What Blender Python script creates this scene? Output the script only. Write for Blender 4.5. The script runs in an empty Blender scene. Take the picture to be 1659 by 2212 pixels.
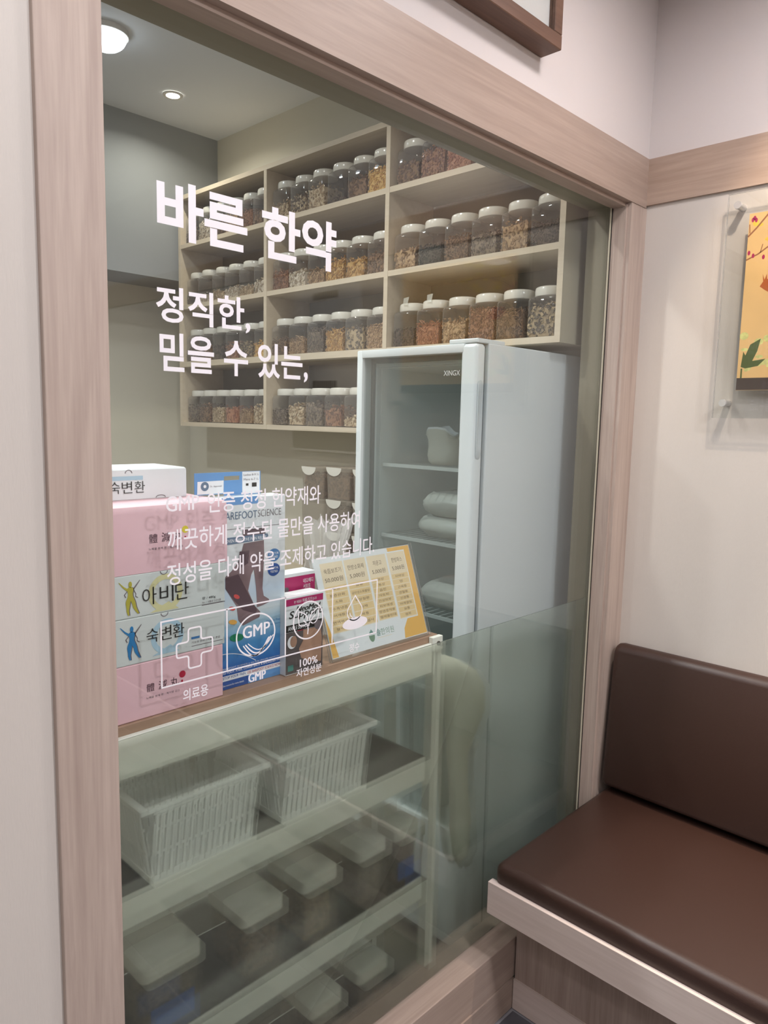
import bpy, bmesh, math, random
from mathutils import Vector, Matrix

random.seed(7)
SC = bpy.context.scene
COL = SC.collection

# ------------------------------------------------------------------ camera
cam_d = bpy.data.cameras.new('camera')
cam = bpy.data.objects.new('camera', cam_d)
COL.objects.link(cam)
YAW, PITCH, ROLL, FPX = 0.800258901, 0.124853514, 0.0223192585, 1601.3845
def _rx(a): return Matrix(((1, 0, 0), (0, math.cos(a), -math.sin(a)), (0, math.sin(a), math.cos(a))))
def _rz(a): return Matrix(((math.cos(a), -math.sin(a), 0), (math.sin(a), math.cos(a), 0), (0, 0, 1)))
_R = _rz(ROLL) @ _rx(PITCH) @ Matrix(((1, 0, 0), (0, 0, -1), (0, 1, 0))) @ _rz(YAW)
_m = Matrix((_R[0], -Vector(_R[1]), -Vector(_R[2]))).transposed().to_4x4()
_m.translation = (0, -1, 1.563)
cam.matrix_world = _m
cam_d.sensor_fit = 'VERTICAL'
cam_d.sensor_height = 36.0
cam_d.lens = 36.0 * FPX / 2212.0
cam_d.clip_start = 0.02
SC.camera = cam

# ------------------------------------------------------------------ world and exposure
w = bpy.data.worlds.new('world')
SC.world = w
w.use_nodes = True
w.node_tree.nodes['Background'].inputs[0].default_value = (0.85, 0.88, 1.0, 1)
w.node_tree.nodes['Background'].inputs[1].default_value = 0.15
SC.view_settings.view_transform = 'Standard'
SC.view_settings.look = 'None'
SC.view_settings.gamma = 1.0
SC.view_settings.use_curve_mapping = False
SC.view_settings.exposure = 0.30
SC.cycles.transparent_max_bounces = 48
SC.cycles.max_bounces = 14
SC.cycles.transmission_bounces = 12
SC.cycles.glossy_bounces = 4
SC.cycles.diffuse_bounces = 5
SC.cycles.sample_clamp_indirect = 6.0

# lamp powers in watts, colours
CEIL_W, CEIL_P = 2.75, 2.89          # ceiling heights: waiting room, pharmacy
WAIT_LAMPS = [  # x, y, watts, colour of waiting-room downlights; last three added to light the rack
    (1.50, -0.62, 4.8, (0.97, 0.95, 1.0)),
    (0.30, -0.50, 5.5, (0.97, 0.96, 1.0)),
    (-0.90, -0.70, 3, (0.97, 0.96, 1.0)),
    (0.90, -1.90, 24, (0.98, 0.96, 1.0)),
    (-0.60, -2.30, 15, (0.98, 0.96, 1.0)),
    (1.10, -3.00, 18, (0.98, 0.96, 1.0)),
]
SPOT = dict(loc=(1.50, -0.58), watts=28, colour=(1.0, 0.80, 0.58), size=1.15, blend=0.55)
DOME_W, DOWN_W = 2.2, 3.0
INNER_FILL_LAMPS = [(1.10, 0.72, 10.5, (1.0, 0.97, 0.92)), (0.40, 1.30, 15, (0.95, 0.97, 1.0)), (-0.50, 0.85, 17, (0.92, 0.96, 1.0))]  # added out of view to brighten the pharmacy
BENCH_SPOT = dict(loc=(1.72, -1.02), watts=150, colour=(1.0, 0.84, 0.66), size=0.92, blend=0.7)

# ------------------------------------------------------------------ helpers
LOC = {}          # root location of each object, so that geometry can be given in room coordinates

def srgb(r, g, b):
    f = lambda c: (c / 255 / 12.92) if c / 255 <= 0.04045 else ((c / 255 + 0.055) / 1.055) ** 2.4
    return (f(r), f(g), f(b), 1.0)

def new_mat(name):
    m = bpy.data.materials.new(name)
    m.use_nodes = True
    nt = m.node_tree
    return m, nt, nt.nodes['Principled BSDF']

def mat(name, rgb, rough=0.5, spec=0.5, metal=0.0, var=0.0, vscale=20.0, bump=0.0, bscale=200.0, coat=0.0, stretch=(1, 1, 1)):
    m, nt, p = new_mat(name)
    p.inputs['Base Color'].default_value = srgb(*rgb)
    p.inputs['Roughness'].default_value = rough
    p.inputs['Specular IOR Level'].default_value = spec
    p.inputs['Metallic'].default_value = metal
    p.inputs['Coat Weight'].default_value = coat
    if var or bump:
        geo = nt.nodes.new('ShaderNodeNewGeometry')
        mp = nt.nodes.new('ShaderNodeMapping')
        mp.inputs['Scale'].default_value = stretch
        nt.links.new(geo.outputs['Position'], mp.inputs['Vector'])
    if var:
        n = nt.nodes.new('ShaderNodeTexNoise')
        n.inputs['Scale'].default_value = vscale
        n.inputs['Detail'].default_value = 4
        nt.links.new(mp.outputs[0], n.inputs['Vector'])
        r = nt.nodes.new('ShaderNodeValToRGB')
        c = srgb(*rgb)
        r.color_ramp.elements[0].position = 0.3
        r.color_ramp.elements[1].position = 0.7
        r.color_ramp.elements[0].color = [max(0, x * (1 - var)) for x in c[:3]] + [1]
        r.color_ramp.elements[1].color = [min(1, x * (1 + var)) for x in c[:3]] + [1]
        nt.links.new(n.outputs['Fac'], r.inputs[0])
        nt.links.new(r.outputs[0], p.inputs['Base Color'])
    if bump:
        n2 = nt.nodes.new('ShaderNodeTexNoise')
        n2.inputs['Scale'].default_value = bscale
        n2.inputs['Detail'].default_value = 2
        nt.links.new(mp.outputs[0], n2.inputs['Vector'])
        b = nt.nodes.new('ShaderNodeBump')
        b.inputs['Strength'].default_value = bump
        b.inputs['Distance'].default_value = 0.002
        nt.links.new(n2.outputs['Fac'], b.inputs['Height'])
        nt.links.new(b.outputs[0], p.inputs['Normal'])
    return m

def wood(name, c1, c2, axis, rough=0.45, scale=1.0):
    """Pale laminate with grain that runs along the given axis."""
    m, nt, p = new_mat(name)
    geo = nt.nodes.new('ShaderNodeNewGeometry')
    mp = nt.nodes.new('ShaderNodeMapping')
    s = [26 * scale] * 3
    s['xyz'.index(axis)] = 1.3 * scale
    mp.inputs['Scale'].default_value = s
    nt.links.new(geo.outputs['Position'], mp.inputs['Vector'])
    n1 = nt.nodes.new('ShaderNodeTexNoise')
    n1.inputs['Scale'].default_value = 1.0
    n1.inputs['Detail'].default_value = 6
    n1.inputs['Roughness'].default_value = 0.62
    n1.inputs['Distortion'].default_value = 1.1
    nt.links.new(mp.outputs[0], n1.inputs['Vector'])
    mp2 = nt.nodes.new('ShaderNodeMapping')
    mp2.inputs['Scale'].default_value = [v * 7 for v in s]
    nt.links.new(geo.outputs['Position'], mp2.inputs['Vector'])
    n2 = nt.nodes.new('ShaderNodeTexNoise')
    n2.inputs['Scale'].default_value = 1.0
    n2.inputs['Detail'].default_value = 2
    nt.links.new(mp2.outputs[0], n2.inputs['Vector'])
    mx = nt.nodes.new('ShaderNodeMath')
    mx.operation = 'MULTIPLY_ADD'
    mx.inputs[1].default_value = 0.35
    nt.links.new(n2.outputs['Fac'], mx.inputs[0])
    nt.links.new(n1.outputs['Fac'], mx.inputs[2])
    r = nt.nodes.new('ShaderNodeValToRGB')
    r.color_ramp.elements[0].position = 0.45
    r.color_ramp.elements[1].position = 0.85
    r.color_ramp.elements[0].color = srgb(*c1)
    r.color_ramp.elements[1].color = srgb(*c2)
    nt.links.new(mx.outputs[0], r.inputs[0])
    nt.links.new(r.outputs[0], p.inputs['Base Color'])
    p.inputs['Roughness'].default_value = rough
    p.inputs['Specular IOR Level'].default_value = 0.35
    return m

def clear(name, tint=(0.95, 0.97, 0.96), ior=1.5, rough=0.0, veil=0.0, veil_rgb=(220, 220, 220), edge=0.0):
    """See-through sheet: transparent with a Fresnel reflection and an optional milky part."""
    m = bpy.data.materials.new(name)
    m.use_nodes = True
    nt = m.node_tree
    nt.nodes.clear()
    out = nt.nodes.new('ShaderNodeOutputMaterial')
    tr = nt.nodes.new('ShaderNodeBsdfTransparent')
    tr.inputs[0].default_value = (*tint, 1)
    gl = nt.nodes.new('ShaderNodeBsdfGlossy')
    gl.inputs['Roughness'].default_value = rough
    fr = nt.nodes.new('ShaderNodeFresnel')
    gg = nt.nodes.new('ShaderNodeNewGeometry')
    mi = nt.nodes.new('ShaderNodeMapRange')          # the same sheet seen from its inner side
    mi.inputs[3].default_value = ior; mi.inputs[4].default_value = 1.0 / ior
    nt.links.new(gg.outputs['Backfacing'], mi.inputs[0])
    nt.links.new(mi.outputs[0], fr.inputs['IOR'])
    mix = nt.nodes.new('ShaderNodeMixShader')
    nt.links.new(fr.outputs[0], mix.inputs[0])
    last = tr
    if veil or edge:
        df = nt.nodes.new('ShaderNodeBsdfDiffuse')
        df.inputs[0].default_value = srgb(*veil_rgb)
        mv = nt.nodes.new('ShaderNodeMixShader')
        mv.inputs[0].default_value = veil
        if edge:
            lw = nt.nodes.new('ShaderNodeLayerWeight')
            lw.inputs[0].default_value = 0.5
            pw = nt.nodes.new('ShaderNodeMath'); pw.operation = 'POWER'; pw.inputs[1].default_value = 3.0
            ma = nt.nodes.new('ShaderNodeMath'); ma.operation = 'MULTIPLY_ADD'
            ma.inputs[1].default_value = edge; ma.inputs[2].default_value = veil
            nt.links.new(lw.outputs['Facing'], pw.inputs[0])
            nt.links.new(pw.outputs[0], ma.inputs[0])
            nt.links.new(ma.outputs[0], mv.inputs[0])
        nt.links.new(tr.outputs[0], mv.inputs[1])
        nt.links.new(df.outputs[0], mv.inputs[2])
        last = mv
    nt.links.new(last.outputs[0], mix.inputs[1])
    nt.links.new(gl.outputs[0], mix.inputs[2])
    nt.links.new(mix.outputs[0], out.inputs[0])
    return m

def frosted(name, rough, smooth=False):
    """Etched film: rough refraction with a milky scattering share."""
    m = bpy.data.materials.new(name)
    m.use_nodes = True
    nt = m.node_tree
    nt.nodes.clear()
    out = nt.nodes.new('ShaderNodeOutputMaterial')
    rf = nt.nodes.new('ShaderNodeBsdfRefraction')
    rf.inputs['Color'].default_value = (0.94, 0.96, 0.92, 1)
    rf.inputs['Roughness'].default_value = rough
    rf.inputs['IOR'].default_value = 1.22
    if smooth:
        # unscattered share of the film
        tp = nt.nodes.new('ShaderNodeBsdfTransparent')
        m3 = nt.nodes.new('ShaderNodeMixShader'); m3.inputs[0].default_value = FILM_CLEAR
        nt.links.new(rf.outputs[0], m3.inputs[1]); nt.links.new(tp.outputs[0], m3.inputs[2])
        nt.links.new(m3.outputs[0], out.inputs[0])
        return m
    df = nt.nodes.new('ShaderNodeBsdfDiffuse')
    df.inputs[0].default_value = (0.90, 0.94, 0.87, 1)
    tl = nt.nodes.new('ShaderNodeBsdfTranslucent')
    tl.inputs[0].default_value = (0.90, 0.94, 0.87, 1)
    m1 = nt.nodes.new('ShaderNodeMixShader'); m1.inputs[0].default_value = 0.78
    m2 = nt.nodes.new('ShaderNodeMixShader'); m2.inputs[0].default_value = FILM_VEIL
    nt.links.new(df.outputs[0], m1.inputs[1]); nt.links.new(tl.outputs[0], m1.inputs[2])
    nt.links.new(rf.outputs[0], m2.inputs[1]); nt.links.new(m1.outputs[0], m2.inputs[2])
    tp = nt.nodes.new('ShaderNodeBsdfTransparent'); tp.inputs[0].default_value = (0.95, 0.97, 0.935, 1)
    m3 = nt.nodes.new('ShaderNodeMixShader'); m3.inputs[0].default_value = FILM_CLEAR
    nt.links.new(m2.outputs[0], m3.inputs[1]); nt.links.new(tp.outputs[0], m3.inputs[2])
    nt.links.new(m3.outputs[0], out.inputs[0])
    return m
FILM_VEIL, FILM_CLEAR = 0.17, 0.32

def emit(name, rgb, strength):
    m, nt, p = new_mat(name)
    p.inputs['Base Color'].default_value = (*rgb, 1)
    p.inputs['Emission Color'].default_value = (*rgb, 1)
    p.inputs['Emission Strength'].default_value = strength
    return m

def herb_mat(name, a, b, c):
    """Dried-herb pieces: each loose piece takes its own tone."""
    m, nt, p = new_mat(name)
    geo = nt.nodes.new('ShaderNodeNewGeometry')
    r = nt.nodes.new('ShaderNodeValToRGB')
    r.color_ramp.elements[0].color = srgb(*a)
    r.color_ramp.elements[1].color = srgb(*c)
    e = r.color_ramp.elements.new(0.5); e.color = srgb(*b)
    nt.links.new(geo.outputs['Random Per Island'], r.inputs[0])
    nt.links.new(r.outputs[0], p.inputs['Base Color'])
    p.inputs['Roughness'].default_value = 0.8
    p.inputs['Specular IOR Level'].default_value = 0.2
    return m

def props(o, label=None, cat=None, group=None, kind=None):
    if label: o['label'] = label
    if cat: o['category'] = cat
    if group: o['group'] = group
    if kind: o['kind'] = kind
    return o

def thing(name, label, cat, loc=(0, 0, 0), group=None):
    o = bpy.data.objects.new(name, None)
    o.empty_display_size = 0.05
    COL.objects.link(o)
    o.location = loc
    LOC[o] = Vector(loc)
    return props(o, label, cat, group)

def link(name, me, material, parent=None):
    o = bpy.data.objects.new(name, me)
    COL.objects.link(o)
    if material is not None and not me.materials:
        for x in (material if isinstance(material, (list, tuple)) else [material]):
            me.materials.append(x)
    if parent is not None:
        o.parent = parent
        LOC[o] = LOC[parent]
    else:
        LOC[o] = Vector((0, 0, 0))
    return o

def obj(name, bm, material, parent=None, smooth=False, angle=None, kind=None, label=None):
    """One bmesh in room coordinates becomes one mesh object."""
    if parent is not None:
        bmesh.ops.translate(bm, verts=bm.verts, vec=-LOC[parent])
    bmesh.ops.recalc_face_normals(bm, faces=bm.faces)
    me = bpy.data.meshes.new(name)
    bm.to_mesh(me); bm.free()
    if smooth:
        for f in me.polygons: f.use_smooth = True
        if angle: me.set_sharp_from_angle(angle=math.radians(angle))
    o = link(name, me, material, parent)
    if kind: o['kind'] = kind
    if label: o['label'] = label
    return o

def setting(name, bm, material, **k):
    return obj(name, bm, material, kind='structure', **k)

def BM(): return bmesh.new()

def box(bm, x0, x1, y0, y1, z0, z1, bev=0.0, seg=2):
    r = bmesh.ops.create_cube(bm, size=1.0)
    vs = r['verts']
    for v in vs:
        v.co = Vector((x0 + (v.co.x + .5) * (x1 - x0), y0 + (v.co.y + .5) * (y1 - y0), z0 + (v.co.z + .5) * (z1 - z0)))
    if bev:
        es = list({e for v in vs for e in v.link_edges})
        bmesh.ops.bevel(bm, geom=es, offset=bev, segments=seg, profile=0.5, affect='EDGES')
    return bm

def bx(*a, **k): return box(BM(), *a, **k)

def cyl(bm, c, axis, r, h, n=24, r2=None):
    """Cylinder or cone from c along axis."""
    ax = Vector(axis).normalized()
    q = ax.to_track_quat('Z', 'Y').to_matrix()
    r2 = r if r2 is None else r2
    a = [bm.verts.new(Vector(c) + q @ Vector((r * math.cos(2 * math.pi * i / n), r * math.sin(2 * math.pi * i / n), 0))) for i in range(n)]
    b = [bm.verts.new(Vector(c) + q @ Vector((r2 * math.cos(2 * math.pi * i / n), r2 * math.sin(2 * math.pi * i / n), h))) for i in range(n)]
    for i in range(n):
        bm.faces.new((a[i], a[(i + 1) % n], b[(i + 1) % n], b[i]))
    bm.faces.new(a[::-1]); bm.faces.new(b)
    return bm

def loft(bm, rings, cap0=True, cap1=True):
    vr = [[bm.verts.new(p) for p in r] for r in rings]
    n = len(vr[0])
    for a, b in zip(vr[:-1], vr[1:]):
        for i in range(n):
            bm.faces.new((a[i], a[(i + 1) % n], b[(i + 1) % n], b[i]))
    if cap0: bm.faces.new(vr[0][::-1])
    if cap1: bm.faces.new(vr[-1])
    return bm

def rsq(half, rad, z, n=4, cx=0, cy=0, hy=None):
    """Rounded rectangle ring."""
    hy = half if hy is None else hy
    pts = []
    for k, (sx, sy) in enumerate(((1, 1), (-1, 1), (-1, -1), (1, -1))):
        for i in range(n + 1):
            a = math.pi / 2 * (k + i / n)
            pts.append((cx + sx * (half - rad) + rad * math.cos(a), cy + sy * (hy - rad) + rad * math.sin(a), z))
    return pts

def circ(r, z, n=20, cx=0, cy=0):
    return [(cx + r * math.cos(2 * math.pi * i / n + math.pi / n), cy + r * math.sin(2 * math.pi * i / n + math.pi / n), z) for i in range(n)]

# ------------------------------------------------------------------ flat print: polygons, lines and lettering on a plane
_text_cache = {}
def text_mesh(body, bold=0.0):
    key = (body, bold)
    if key in _text_cache: return _text_cache[key]
    cu = bpy.data.curves.new('t', 'FONT')
    cu.body = body
    cu.offset = bold
    cu.resolution_u = 3
    cu.fill_mode = 'FRONT'
    o = bpy.data.objects.new('t', cu)
    COL.objects.link(o)
    dg = bpy.context.evaluated_depsgraph_get()
    dg.update()
    me = bpy.data.meshes.new_from_object(o.evaluated_get(dg))
    vs = [(v.co.x, v.co.y) for v in me.vertices]
    fs = [tuple(p.vertices) for p in me.polygons]
    bpy.data.objects.remove(o); bpy.data.curves.remove(cu); bpy.data.meshes.remove(me)
    _text_cache[key] = (vs, fs)
    return vs, fs

class Print:
    """Collects flat print on the plane O + u*ex + v*ez, raised by layers along n; build() makes one part per (name, material)."""
    def __init__(s, O, ex, ez, n, step=0.0003):
        s.O, s.ex, s.ez, s.n, s.step = Vector(O), Vector(ex).normalized(), Vector(ez).normalized(), Vector(n).normalized(), step
        s.acc = {}
    def P(s, u, v, k): return s.O + s.ex * u + s.ez * v + s.n * (s.step * k)
    def _bm(s, key):
        if key not in s.acc: s.acc[key] = BM()
        return s.acc[key]
    def poly(s, name, m, pts, k=1):
        bm = s._bm((name, m))
        f = bm.faces.new([bm.verts.new(s.P(u, v, k)) for u, v in pts])
        f.normal_update()
        if len(pts) > 4: bmesh.ops.triangulate(bm, faces=[f])
    def rect(s, name, m, u0, u1, v0, v1, k=1): s.poly(name, m, [(u0, v0), (u1, v0), (u1, v1), (u0, v1)], k)
    def disc(s, name, m, u, v, ru, rv=None, k=1, n=24, a0=0.0, rot=0.0):
        rv = ru if rv is None else rv
        pts = []
        for i in range(n):
            a = 2 * math.pi * i / n
            x, y = ru * math.cos(a), rv * math.sin(a)
            pts.append((u + x * math.cos(rot) - y * math.sin(rot), v + x * math.sin(rot) + y * math.cos(rot)))
        s.poly(name, m, pts, k)
    def line(s, name, m, pts, wd, closed=False, k=1):
        bm = s._bm((name, m))
        n = len(pts)
        L, R = [], []
        for i in range(n):
            p = Vector(pts[i])
            a = Vector(pts[i - 1]) if (i > 0 or closed) else None
            b = Vector(pts[(i + 1) % n]) if (i < n - 1 or closed) else None
            d1 = (p - a).normalized() if a is not None else (b - p).normalized()
            d2 = (b - p).normalized() if b is not None else d1
            nn = Vector((-(d1 + d2).y, (d1 + d2).x))
            nn = nn.normalized() if nn.length > 1e-6 else Vector((-d1.y, d1.x))
            sc = wd / 2 / max(0.5, abs(nn.dot(Vector((-d1.y, d1.x)))))
            L.append(bm.verts.new(s.P(*(p + nn * sc), k))); R.append(bm.verts.new(s.P(*(p - nn * sc), k)))
        for i in range(n if closed else n - 1):
            j = (i + 1) % n
            bm.faces.new((L[i], L[j], R[j], R[i]))
    def ring(s, name, m, u, v, ru, rv, wd, k=1, n=40, a0=0.0, a1=2 * math.pi):
        full = abs(a1 - a0) > 6.28
        pts = [(u + ru * math.cos(a0 + (a1 - a0) * i / n), v + rv * math.sin(a0 + (a1 - a0) * i / n)) for i in range(n if full else n + 1)]
        s.line(name, m, pts, wd, full, k)
    def text(s, name, m, body, u0, u1, v0, v1, k=2, bold=0.0, shear=0.0, slope=0.0):
        if bold > 0 and any(c in 'MNWVAKRXmw' for c in body):
            du = bold * (v1 - v0) * 0.9
            for i in range(3):
                s.text(name, m, body, u0 + du * (i - 1), u1 + du * (i - 1), v0, v1, k + 0.12 * i, 0.0, shear, slope)
            return
        vs, fs = text_mesh(body, bold)
        if not vs: return
        xs = [p[0] for p in vs]; ys = [p[1] for p in vs]
        xa, xb, ya, yb = min(xs), max(xs), min(ys), max(ys)
        bm = s._bm((name, m))
        nv = []
        for x, y in vs:
            a, b = (x - xa) / max(1e-6, xb - xa), (y - ya) / max(1e-6, yb - ya)
            nv.append(bm.verts.new(s.P(u0 + a * (u1 - u0) + shear * b * (v1 - v0), v0 + b * (v1 - v0) + slope * a, k)))
        for f in fs:
            try: bm.faces.new([nv[i] for i in f])
            except ValueError: pass
    def build(s, parent, extrude=0.0):
        res = []
        for (name, m), bm in s.acc.items():
            if extrude:
                r = bmesh.ops.extrude_face_region(bm, geom=list(bm.faces))
                bmesh.ops.translate(bm, verts=[g for g in r['geom'] if isinstance(g, bmesh.types.BMVert)], vec=s.n * extrude)
            res.append(obj(name, bm, m, parent))
        s.acc = {}
        return res

# ------------------------------------------------------------------ materials
M = {}
M['paper_wall'] = mat('cream_wallpaper', (203, 196, 189), 0.75, 0.25, var=0.05, vscale=3, bump=0.22, bscale=330, stretch=(1, 1, 0.16))
M['upper_wall'] = mat('upper_wallpaper', (212, 205, 203), 0.8, 0.2, bump=0.06, bscale=400)
M['inner_wall'] = mat('pharmacy_wall', (204, 200, 186), 0.85, 0.2)
M['inner_upper'] = mat('pharmacy_bulkhead', (146, 149, 150), 0.85, 0.2)
M['ceiling'] = mat('ceiling_paint', (214, 212, 208), 0.9, 0.1)
M['wood_z'] = wood('pale_wood_upright', (164, 146, 136), (187, 170, 159), 'z')
M['wood_x'] = wood('pale_wood_along_partition', (158, 139, 127), (176, 157, 145), 'x')
M['wood_y'] = wood('pale_wood_along_wall', (164, 142, 127), (182, 160, 145), 'y')
M['frame_wood'] = wood('brown_frame_wood', (96, 72, 60), (116, 88, 74), 'x')
M['gasket'] = mat('black_gasket', (22, 22, 20), 0.5)
M['bead'] = mat('glazing_bead', (190, 186, 165), 0.4)
M['reveal'] = mat('olive_grey_reveal', (132, 126, 108), 0.5)
M['glass'] = clear('window_glass', (0.95, 0.968, 0.968), 1.45)
M['film_rough'] = frosted('frosted_film_etched', 0.23)
M['film_smooth'] = frosted('frosted_film_smooth', 0.0, True)
M['vinyl'] = mat('white_vinyl', (238, 235, 240), 0.55)
M['vinyl2'] = mat('white_vinyl_thin', (240, 237, 241), 0.55)
M['leather'] = mat('dark_brown_leatherette', (56, 36, 29), 0.40, 0.6, bump=0.12, bscale=700)
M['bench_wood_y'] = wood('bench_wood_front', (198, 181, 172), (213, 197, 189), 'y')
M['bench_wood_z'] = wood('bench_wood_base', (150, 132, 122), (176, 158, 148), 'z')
M['tile'] = mat('dark_floor_tile', (86, 86, 92), 0.4, var=0.12, vscale=9)
M['grout'] = mat('pale_grout', (150, 148, 152), 0.8)
M['inner_floor'] = mat('pharmacy_floor', (84, 78, 66), 0.5, var=0.06, vscale=5)
M['shelf'] = wood('cream_shelf_laminate', (196, 182, 160), (206, 193, 172), 'y', 0.5)
M['shelf_back'] = mat('grey_shelf_back', (122, 116, 107), 0.7)
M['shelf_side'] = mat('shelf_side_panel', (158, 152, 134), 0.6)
M['jar'] = clear('clear_jar_plastic', (0.95, 0.95, 0.95), 1.45, 0.04, veil=0.05, veil_rgb=(190, 188, 184), edge=0.45)
M['lid'] = mat('white_lid_plastic', (214, 211, 201), 0.20, 0.6)
M['bin'] = clear('clear_bin_plastic', (0.93, 0.92, 0.90), 1.45, 0.06, veil=0.34, veil_rgb=(168, 158, 144), edge=0.3)
M['tape'] = clear('clear_tape', (0.96, 0.96, 0.95), 1.5, 0.05, veil=0.25, veil_rgb=(235, 235, 225))
M['fridge'] = mat('white_fridge_enamel', (208, 215, 216), 0.32, 0.5)
M['fridge_in'] = mat('fridge_liner', (226, 231, 229), 0.5)
M['fridge_glass'] = clear('fridge_door_glass', (0.90, 0.93, 0.93), 1.5, veil=0.06, veil_rgb=(150, 166, 166))  # grey veil stands in for the pale wall mirrored in the glass
M['fridge_gasket'] = mat('grey_door_gasket', (92, 100, 104), 0.6)
M['wire'] = mat('white_coated_wire', (205, 208, 205), 0.4)
M['pouch'] = mat('pale_paper_bag', (205, 200, 186), 0.7)
M['pouch2'] = mat('white_plastic_pouch', (190, 190, 182), 0.4)
M['chrome_logo'] = mat('silver_lettering', (225, 228, 228), 0.3, 0.5, 0.3)
M['rack'] = mat('cream_steel_rack', (236, 236, 226), 0.4)
M['rack_dark'] = mat('dark_rack_plate', (58, 54, 48), 0.7)
M['board'] = wood('brown_counter_board', (150, 122, 102), (168, 138, 116), 'x')
M['basket'] = mat('white_basket_plastic', (246, 248, 246), 0.4)
M['screw'] = mat('grey_steel_screw', (120, 118, 110), 0.35, metal=0.7)
M['pinkbox'] = mat('pink_carton', (226, 186, 192), 0.42, var=0.015, vscale=30)
M['whitebox'] = mat('white_carton', (222, 226, 226), 0.36)
M['palebox'] = mat('pale_grey_carton', (206, 212, 208), 0.42)
M['ink'] = mat('black_print', (30, 30, 26), 0.5)
M['ink_grey'] = mat('grey_print', (110, 100, 104), 0.5)
M['ink_plum'] = mat('plum_print', (78, 48, 60), 0.5)
M['ink_red'] = mat('red_print', (176, 28, 60), 0.5)
M['ink_yel'] = mat('yellow_print', (214, 196, 36), 0.5)
M['olive'] = mat('olive_yellow_print', (172, 164, 44), 0.5)
M['pale_yel'] = mat('pale_yellow_print', (212, 208, 158), 0.5)
M['blue'] = mat('blue_print', (32, 120, 176), 0.5)
M['pale_blue'] = mat('pale_blue_print', (168, 198, 212), 0.5)
M['sky_blue'] = mat('sky_blue_print', (98, 150, 204), 0.45)
M['mid_blue'] = mat('mid_blue_print', (60, 118, 172), 0.45)
M['navy'] = mat('deep_blue_print', (44, 84, 152), 0.45)
M['slate'] = mat('slate_band_print', (96, 118, 142), 0.45)
M['leg_print'] = mat('leg_photo_print', (126, 104, 106), 0.5, var=0.25, vscale=18)
M['leg_dark'] = mat('leg_photo_shadow_print', (92, 72, 78), 0.5)
M['magenta'] = mat('magenta_print', (170, 36, 96), 0.42)
M['skin_print'] = mat('ankle_photo_print', (168, 132, 110), 0.5, var=0.15, vscale=25)
M['dark_photo'] = mat('dark_photo_print', (92, 84, 82), 0.5, var=0.2, vscale=20)
M['green_print'] = mat('green_print', (30, 130, 92), 0.45)
M['orange_print'] = mat('orange_print', (222, 168, 84), 0.45)
M['coral_print'] = mat('coral_print', (206, 84, 80), 0.45)
M['white_print'] = mat('white_print', (236, 238, 240), 0.45)
M['sign_paper'] = mat('pale_sign_paper', (222, 228, 230), 0.5)
M['sign_gold'] = mat('gold_sign_print', (226, 178, 88), 0.5)
M['sign_tan'] = mat('tan_sign_print', (228, 214, 184), 0.5)
M['sign_row'] = mat('sand_row_print', (222, 197, 146), 0.5)
M['sign_ink'] = mat('brown_sign_ink', (82, 66, 48), 0.5)
M['logo_green'] = mat('sage_green_print', (112, 146, 122), 0.5)
M['logo_green2'] = mat('teal_green_print', (84, 138, 128), 0.5)
M['acrylic'] = clear('clear_acrylic', (0.985, 0.988, 0.985), 1.40)
M['acrylic_edge'] = clear('acrylic_edge', (0.62, 0.64, 0.65), 1.49, 0.1, veil=0.35, veil_rgb=(215, 215, 215))
M['cello'] = clear('clear_cellophane', (0.93, 0.93, 0.92), 1.5, 0.10, veil=0.20, veil_rgb=(250, 250, 246), edge=0.55)
M['steel'] = mat('brushed_steel', (214, 213, 212), 0.22, 0.6, 0.55)
M['white_bag'] = mat('white_plastic_bag', (196, 196, 182), 0.4)
M['mat_board'] = mat('picture_mat', (206, 206, 204), 0.6)
M['dim_print'] = mat('brown_picture_print', (150, 138, 122), 0.6)
M['cabinet'] = mat('beige_cabinet', (150, 142, 122), 0.6)

# ------------------------------------------------------------------ the setting
GY = 0.055                      # front face of the window glass
XC = 2.061                      # corner between partition and right wall
XS = 1.974                      # right edge of the window opening
ZH = 2.165                      # underside of the header band
# partition: left stretch and the part above the header band
b = BM(); box(b, -2.2, 0.389, 0.004, 0.13, 0, CEIL_P); setting('wall_partition', b, M['paper_wall'])
setting('wall_partition_upper', bx(0.389, 2.2, 0.004, 0.13, 2.295, CEIL_P), M['upper_wall'])
# right wall of the waiting room
setting('wall_right', bx(XC + 0.004, XC + 0.13, -3.6, 0.004, 0, 2.172), M['paper_wall'])
setting('wall_right_upper', bx(XC + 0.004, XC + 0.13, -3.6, 0.004, 2.296, CEIL_W + 0.1), M['upper_wall'])
setting('trim_2', bx(XC - 0.004, XC + 0.13, -3.6, 0.004, 2.172, 2.296), M['wood_y'])
setting('trim_1', bx(0.389, XC - 0.004, -0.002, 0.03, ZH, 2.296), M['wood_x'])
setting('wall_back', bx(-2.2, XC + 0.13, -3.7, -3.6, 0, CEIL_W + 0.1), M['paper_wall'])
setting('wall_left', bx(-2.3, -2.2, -3.7, 0.13, 0, CEIL_W + 0.1), M['paper_wall'])
setting('ceiling', bx(-2.3, XC + 0.13, -3.7, 0.004, CEIL_W, CEIL_W + 0.1), M['ceiling'])

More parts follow.
